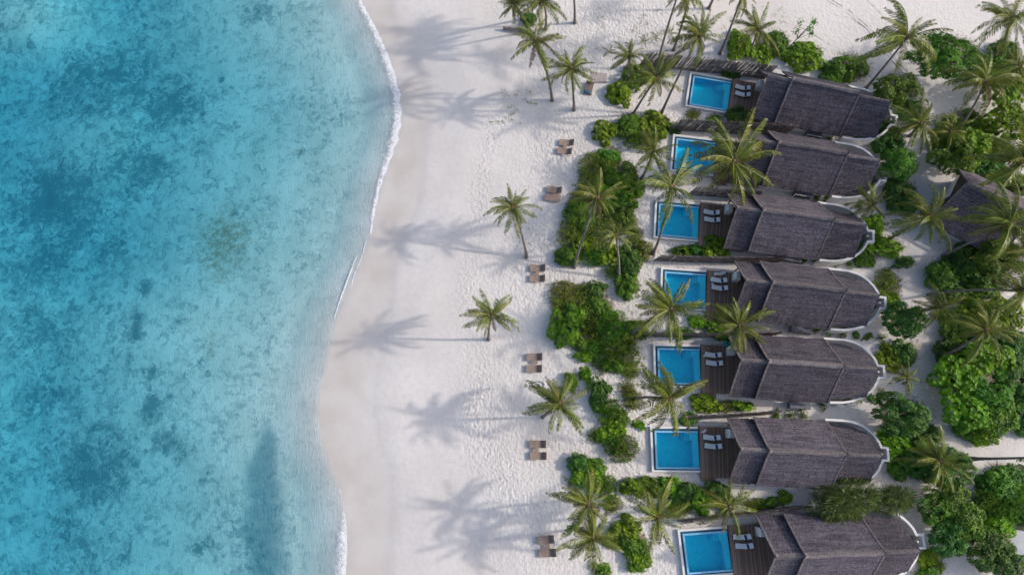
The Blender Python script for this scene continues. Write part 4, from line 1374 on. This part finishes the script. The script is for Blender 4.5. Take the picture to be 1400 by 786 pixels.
def shrub_mesh(kind, r, seed):
    """shrub of plan radius r: many leaves on a cluster of lobes, plus a few bare twigs"""
    rd = random.Random(seed * 31 + ord(kind))
    vs, fs = [], []
    hz = {'b': .55, 'd': .7, 'm': .6, 'o': .42, 's': .5, 'n': .75}[kind] * r
    nl = int(9 + r * 8)
    lobes = []
    for i in range(nl):
        a = rd.uniform(0, 2 * math.pi)
        q_ = math.sqrt(rd.random()) * 0.76 * r
        lr = rd.uniform(.20, .34) * r ** .85 + .03
        zc = hz * (1 - .75 * (q_ / r) ** 2) * rd.uniform(.55, 1.0) - lr * .35
        lobes.append((Vector((q_ * math.cos(a), q_ * math.sin(a), max(zc, .1))), lr))
    dens = {'b': 15, 'd': 28, 'm': 26, 'o': 34, 's': 44, 'n': 32}[kind]
    for li, (c, lr) in enumerate(lobes):
        cnt = int(2 * math.pi * lr * lr * dens * 1.5)
        for i in range(cnt):
            n = rnd_unit(rd)
            if n.z < -.35:
                continue
            p = c + n * lr * rd.choice((1.0, 1.0, .95, .8)) * rd.uniform(.9, 1.06)
            if p.z < .03:
                continue
            if any(k_ != li and (p - c2).length < l2 * .80 for k_, (c2, l2) in enumerate(lobes)):
                continue
            up = (n + Vector((0, 0, .5)) + rnd_unit(rd) * .35).normalized()
            if kind == 'b':
                t1 = up.orthogonal().normalized()
                t2 = up.cross(t1)
                a0 = rd.uniform(0, 6.28)
                s = rd.uniform(.8, 1.25)
                for q_ in range(7):
                    a = a0 + q_ * 2 * math.pi / 7
                    dv = (t1 * math.cos(a) + t2 * math.sin(a) + up * rd.uniform(.25, .6)).normalized()
                    leaf_quad(vs, fs, p, dv, up, .27 * s, .13 * s)
            elif kind in 'dm':
                t1 = up.orthogonal().normalized()
                t2 = up.cross(t1)
                a0 = rd.uniform(0, 6.28)
                s = rd.uniform(.75, 1.25)
                for q_ in range(5):
                    a = a0 + q_ * 2 * math.pi / 5 + rd.uniform(-.3, .3)
                    dv = (t1 * math.cos(a) + t2 * math.sin(a) + up * rd.uniform(-.1, .6)).normalized()
                    leaf_quad(vs, fs, p + rnd_unit(rd) * .04, dv, (up + rnd_unit(rd) * .3).normalized(), .22 * s, .14 * s)
            elif kind == 'o':
                for q_ in range(3):
                    dv = (rnd_unit(rd) + up * .5).normalized()
                    leaf_quad(vs, fs, p + rnd_unit(rd) * .12, dv, up, rd.uniform(.14, .26), rd.uniform(.06, .11))
            elif kind == 's':
                for q_ in range(3):
                    dv = (rnd_unit(rd) * .9 + up).normalized()
                    leaf_quad(vs, fs, p + rnd_unit(rd) * .1, dv, rnd_unit(rd), rd.uniform(.2, .36), rd.uniform(.05, .08))
            elif kind == 'n':
                out = Vector((n.x, n.y, 0))
                for q_ in range(4):
                    dv = (out + rnd_unit(rd) * .7 + Vector((0, 0, -.15))).normalized()
                    leaf_quad(vs, fs, p + rnd_unit(rd) * .15, dv, rnd_unit(rd), rd.uniform(.45, .95), rd.uniform(.04, .07))
    b = MB()
    b.v, b.f, b.mi = [tuple(v) for v in vs], fs, [0] * len(fs)
    # twigs from the middle out to the lobes
    for c, lr in lobes:
        b.tube([(0, 0, -.05), (c.x * .45, c.y * .45, c.z * .6), (c.x, c.y, c.z + lr * .3)], [.05, .035, .012], 4, 1, False)
    return b


LEAFMAT = {'b': 'leaf_bright', 'd': 'leaf_dark', 'm': 'leaf_mid', 'o': 'leaf_olive', 's': 'leaf_soft', 'n': 'leaf_needle'}
SIZES = (0.7, 1.2, 1.8, 2.6, 3.6)
pool_mesh = {}


def foliage(kind, r, seed):
    size = min(SIZES, key=lambda s: abs(math.log(s / r)))
    key = (kind, size, seed % 2)
    if key not in pool_mesh:
        pool_mesh[key] = shrub_mesh(kind, size, hash((size, seed % 2)) % 1000).mesh('foliage', [M[LEAFMAT[kind]], M['bark']])
    return pool_mesh[key], size


for i, (px, py, rx, ry, kd, lb) in enumerate(SHRUBS):
    tree = kd.isupper()
    kind = kd.lower()
    rd = random.Random(i * 7 + 3)
    zc = 0.0
    rm = 0.5 * (rx + ry) * mpp(py)
    th = rm * .55 + .6 if tree else 0.0
    if kd == 'N':
        th = 1.6
    zc = th + rm * .35
    c = W(px, py, zc)
    if kd == 'N' or tree:
        pass
    fm, size = foliage(kind, rm, i)
    FAT = 1.28 if tree else 1.2
    if kd == 'N':
        FAT = 1.1
    sxx, syy = rx * mpp(py, zc) / size * FAT, ry * mpp(py, zc) / size * FAT
    flip = rd.choice((0, math.pi))
    rz = flip + rd.uniform(-.35, .35)
    grp = {'b': 'bright green shrubs', 'd': 'dark green shrubs', 'm': 'mid green shrubs', 'o': 'olive dune scrub', 's': 'soft green shrubs', 'n': 'feathery needle trees'}[kind]
    if tree:
        g = thing('needle_tree' if kd == 'N' else 'broadleaf_tree', lb, 'tree', (c.x, c.y, 0), 0, 'trees behind the villas')
        tk = MB()
        tk.tube([(0, 0, -.1), (.12, .05, th * .5), (0, .1, th + .2)], [.17, .13, .10], 8)
        for q_ in range(5):
            a = q_ * 1.3 + rd.random()
            tk.tube([(0, .08, th * .75), (rm * .3 * math.cos(a), rm * .3 * math.sin(a), th + rm * .25), (rm * .6 * math.cos(a), rm * .6 * math.sin(a), th + rm * .35)], [.09, .06, .025], 5)
        link('trunk', tk.mesh('trunk', M['bark'], True), g)
        o = link('crown', fm, g)
        o.location = (0, 0, th)
        o.rotation_euler = (0, 0, rz)
        o.scale = (sxx, syy, .5 * (sxx + syy) * 1.05)
    else:
        o = link('shrub', fm)
        o.location = (c.x, c.y, 0)
        o.rotation_euler = (0, 0, rz)
        o.scale = (sxx, syy, .5 * (sxx + syy))
        tag(o, lb, 'shrub', grp)

for (p0, p1, n, lb) in ROWS:
    for i in range(n):
        u = i / max(1, n - 1)
        kind = random.choice('mos')
        r_ = random.uniform(.42, .7)
        fm, size = foliage(kind, .7, i)
        c = W(p0[0] + (p1[0] - p0[0]) * u, p0[1] + (p1[1] - p0[1]) * u + random.uniform(-1, 1), .2)
        o = link('low_plant', fm)
        o.location = (c.x, c.y, 0)
        o.rotation_euler = (0, 0, random.uniform(0, 6))
        o.scale = (r_ / size * 1.25, r_ / size * .8, r_ / size)
        tag(o, lb, 'plant', lb.replace('small green plant in the row', 'plants').replace('small green plant', 'plants'))


# ------------------------------------------------------------------ palms
def frond_mesh(seed, droop, L=4.0, width=.70, dry=False):
    rd = random.Random(seed)
    b = MB()
    n = 14
    pts, tans = [], []
    p = Vector((0, 0, 0))
    side0 = rd.uniform(-.5, .5)
    for i in range(n + 1):
        t = i / n
        a = -droop * (t ** 1.6)
        yaw = side0 * t
        tv = Vector((math.cos(a) * math.cos(yaw), math.cos(a) * math.sin(yaw), math.sin(a)))
        pts.append(p.copy())
        tans.append(tv)
        p = p + tv * (L / n)
    b.tube(pts, [.036 * (1 - .85 * i / n) + .003 for i in range(n + 1)], 4, 1, False)
    vs, fs = [], []
    m = 50
    roll = rd.uniform(-.35, .35)
    for i in range(m):
        t = .08 + .92 * (i + .5 + rd.uniform(-.45, .45)) / m
        x = t * n
        k_ = min(int(x), n - 1)
        f = x - k_
        c = pts[k_].lerp(pts[k_ + 1], f)
        tv = tans[k_].lerp(tans[k_ + 1], f).normalized()
        sd = tv.cross(Vector((0, 0, 1)))
        sd = sd.normalized() if sd.length > .05 else Vector((0, 1, 0))
        up = sd.cross(tv)
        prof = math.sin(math.pi * min(1, .12 + .80 * t) ** .8) ** .7
        for s in (-1, 1):
            if rd.random() < .06:
                continue
            ln = width * prof * rd.uniform(.75, 1.12)
            fw = .55 + .75 * t + rd.uniform(-.12, .12)
            hang = rd.uniform(.25, 1.25) + .35 * t + s * roll
            dv = (sd * s + tv * fw - up * hang * .8).normalized()
            dv2 = (dv + Vector((0, 0, -.55))).normalized()
            w_ = rd.uniform(.018, .034)
            nn = dv.cross(tv).normalized()
            wv = dv.cross(nn).normalized() * w_
            o = len(vs)
            m1 = c + dv * ln * .55
            e = m1 + dv2 * ln * .5
            vs += [c - wv * .7, c + wv * .7, m1 - wv, m1 + wv, e]
            fs += [(o, o + 1, o + 3, o + 2), (o + 2, o + 3, o + 4)]
    b.add(vs, fs, 0)
    return b.mesh('frond', [M['dry'] if dry else M['frond'], M['dry'] if dry else M['midrib']])


FR = {}
for nm, drs in (('up', (.8, 1.1, 1.35)), ('mid', (1.2, 1.75, 1.5, 2.0)), ('low', (1.1, 1.5, 1.8))):
    FR[nm] = [frond_mesh(i * 13 + len(nm), d_) for i, d_ in enumerate(drs)]
FR['dry'] = [frond_mesh(91, 1.0, 3.4, .55, True), frond_mesh(92, 1.3, 3.4, .5, True)]
heart = MB().sphere((0, 0, .05), .26, 9, 6, 0, 1.5)
for i in range(9):
    a = i * 2.4
    heart.tube([(0, 0, .1), (.3 * math.cos(a), .3 * math.sin(a), .3), (.55 * math.cos(a), .55 * math.sin(a), .25)], [.07, .06, .03], 5)
HEART = heart.mesh('crown_heart', M['fibre'], True)
nuts = MB()
for i in range(8):
    a = i * 0.85
    nuts.sphere((.36 * math.cos(a), .36 * math.sin(a), -.22 - .14 * (i % 2)), .15, 8, 6, 0, 1.2)
NUTS = nuts.mesh('coconut_cluster', M['coconut'], True)


def make_palm(cx, cy, bx, by, reach, h, lb, seed):
    rd = random.Random(seed * 17 + 5)
    B = W(bx, by)
    C = W(cx, cy, h)
    t = thing('palm_tree', lb, 'palm tree', B, 0, 'coconut palms')
    d_ = C - B
    P0, P1, P2 = Vector((0, 0, -.15)), Vector((d_.x * .30, d_.y * .30, h * .52)), d_
    lat = Vector((-d_.y, d_.x, 0)) * rd.uniform(-.12, .12)
    P1 = P1 + lat
    n = 22
    pts, rad = [], []
    r0 = .17 if h > 5 else .12
    for i in range(n + 1):
        u = i / n
        pts.append(P0 * (1 - u) ** 2 + P1 * 2 * u * (1 - u) + P2 * u * u)
        rad.append((r0 * (1.0 - .42 * u) + .13 * math.exp(-u * 14)) * (1.0 + (.06 if i % 2 else 0)))
    link('trunk', MB().tube(pts, rad, 9).mesh('trunk', M['trunk'], True), t)
    tipdir = (pts[-1] - pts[-3]).normalized()
    tilt = Vector((0, 0, 1)).rotation_difference((tipdir * .45 + Vector((0, 0, .55))).normalized()).to_matrix().to_4x4()
    R_ = reach * mpp(cy, h)
    s = R_ / 3.25
    CM = Matrix.Translation(C - B) @ tilt
    link('crown_heart', HEART, t, mat=CM @ Matrix.Scale(min(1.1, s * 1.0), 4))
    if h > 5.5 and rd.random() < .6:
        link('coconut_cluster', NUTS, t, mat=CM @ Matrix.Scale(min(1.0, s), 4))
    nf = int(rd.uniform(27, 35)) if h > 4.2 else 18
    a0 = rd.uniform(0, 6.28)
    for i in range(nf):
        u = (i + .5) / nf
        az = a0 + i * 2.39996 + rd.uniform(-.5, .5)
        az += -.40 * math.sin(az - 2.2)
        pitch = R(70 - 92 * u ** .85 + rd.uniform(-14, 14))
        kind = 'up' if u < .3 else ('mid' if u < .72 else 'low')
        me_ = rd.choice(FR[kind])
        sc_ = s * rd.uniform(.60, 1.14) * (1.0 if u > .15 else .8)
        nm = 'frond'
        if u > .90 and rd.random() < .6:
            me_, pitch = rd.choice(FR['dry']), R(-38)
        m = CM @ Matrix.Rotation(az, 4, 'Z') @ Matrix.Rotation(-pitch, 4, 'Y') @ Matrix.Rotation(rd.uniform(-.5, .5), 4, 'X') @ Matrix.Scale(sc_, 4)
        o = link(nm, me_, t, mat=m)
    return t


for i, (cx, cy, bx, by, reach, h, lb) in enumerate(PALMS):
    make_palm(cx, cy, bx, by, reach, h, lb, i)

# scattered sprigs and fallen leaves on the upper sand
vs, fs = [], []
rd = random.Random(9)
for (x0, x1, y0, y1, n) in ((815, 945, 8, 78, 60), (686, 735, 122, 170, 30), (640, 700, 150, 170, 6), (705, 760, 300, 345, 7), (945, 1075, 2, 40, 18), (1120, 1180, 455, 470, 14), (850, 900, 380, 530, 30), (1195, 1260, 340, 480, 26), (1200, 1290, 540, 780, 26)):
    for i in range(n):
        c = W(rd.uniform(x0, x1), rd.uniform(y0, y1))
        for q_ in range(rd.randint(2, 9)):
            p = c + Vector((rd.gauss(0, .22), rd.gauss(0, .16), rd.uniform(.03, .2)))
            leaf_quad(vs, fs, p, rnd_unit(rd), (Vector((0, 0, 1)) + rnd_unit(rd) * .5).normalized(), rd.uniform(.14, .34), rd.uniform(.06, .12))
b = MB(); b.v, b.f, b.mi = [tuple(v) for v in vs], fs, [0] * len(fs)
tag(b.build('beach_sprigs', M['leaf_olive']), 'small sprigs and fallen leaves scattered over the sand', kind='stuff')

# seedlings: a few small fronds springing from the sand
for i, (px, py, lb) in enumerate(SEEDLINGS):
    c = W(px, py)
    g = thing('palm_seedling', lb, 'seedling', c, random.uniform(0, 6), 'seedlings on the sand')
    for k_ in range(5):
        m = Matrix.Rotation(k_ * 1.27, 4, 'Z') @ Matrix.Rotation(-R(55 - 8 * k_), 4, 'Y') @ Matrix.Scale(.30, 4)
        link('frond', FR['up'][k_ % 3], g, mat=m)

# sparse young tree above the topmost villa
c = W(1098, 58, 1.0)
g = thing('young_tree', 'sparse young tree with bare leaning branches above the topmost villa', 'tree', W(1078, 66), 0)
tp = W(1112, 30, 3.0) - W(1078, 66)
tk = MB().tube([(0, 0, -.1), tuple(tp * .5 + Vector((0, 0, .3))), tuple(tp)], [.08, .05, .02], 6)
ends = [tp, tp * .72 + Vector((-.9, .7, .5)), tp * .6 + Vector((.9, -.4, .4)), tp * .8 + Vector((.8, .6, .2)), tp * .55 + Vector((-.9, .1, .4)), tp * .9 + Vector((-.2, -.7, .1))]
for e in ends[1:]:
    tk.tube([tuple(tp * .35), tuple(e)], [.04, .012], 5)
link('trunk', tk.mesh('trunk', M['bark'], True), g)
vs, fs = [], []
rd = random.Random(4)
for e in ends:
    for i in range(60):
        p = e + rnd_unit(rd) * rd.uniform(0, .55)
        leaf_quad(vs, fs, p, rnd_unit(rd), (Vector((0, 0, 1)) + rnd_unit(rd) * .5).normalized(), rd.uniform(.18, .3), .13)
b = MB(); b.v, b.f, b.mi = [tuple(v) for v in vs], fs, [0] * len(fs)
link('crown', b.mesh('crown', M['leaf_mid']), g)
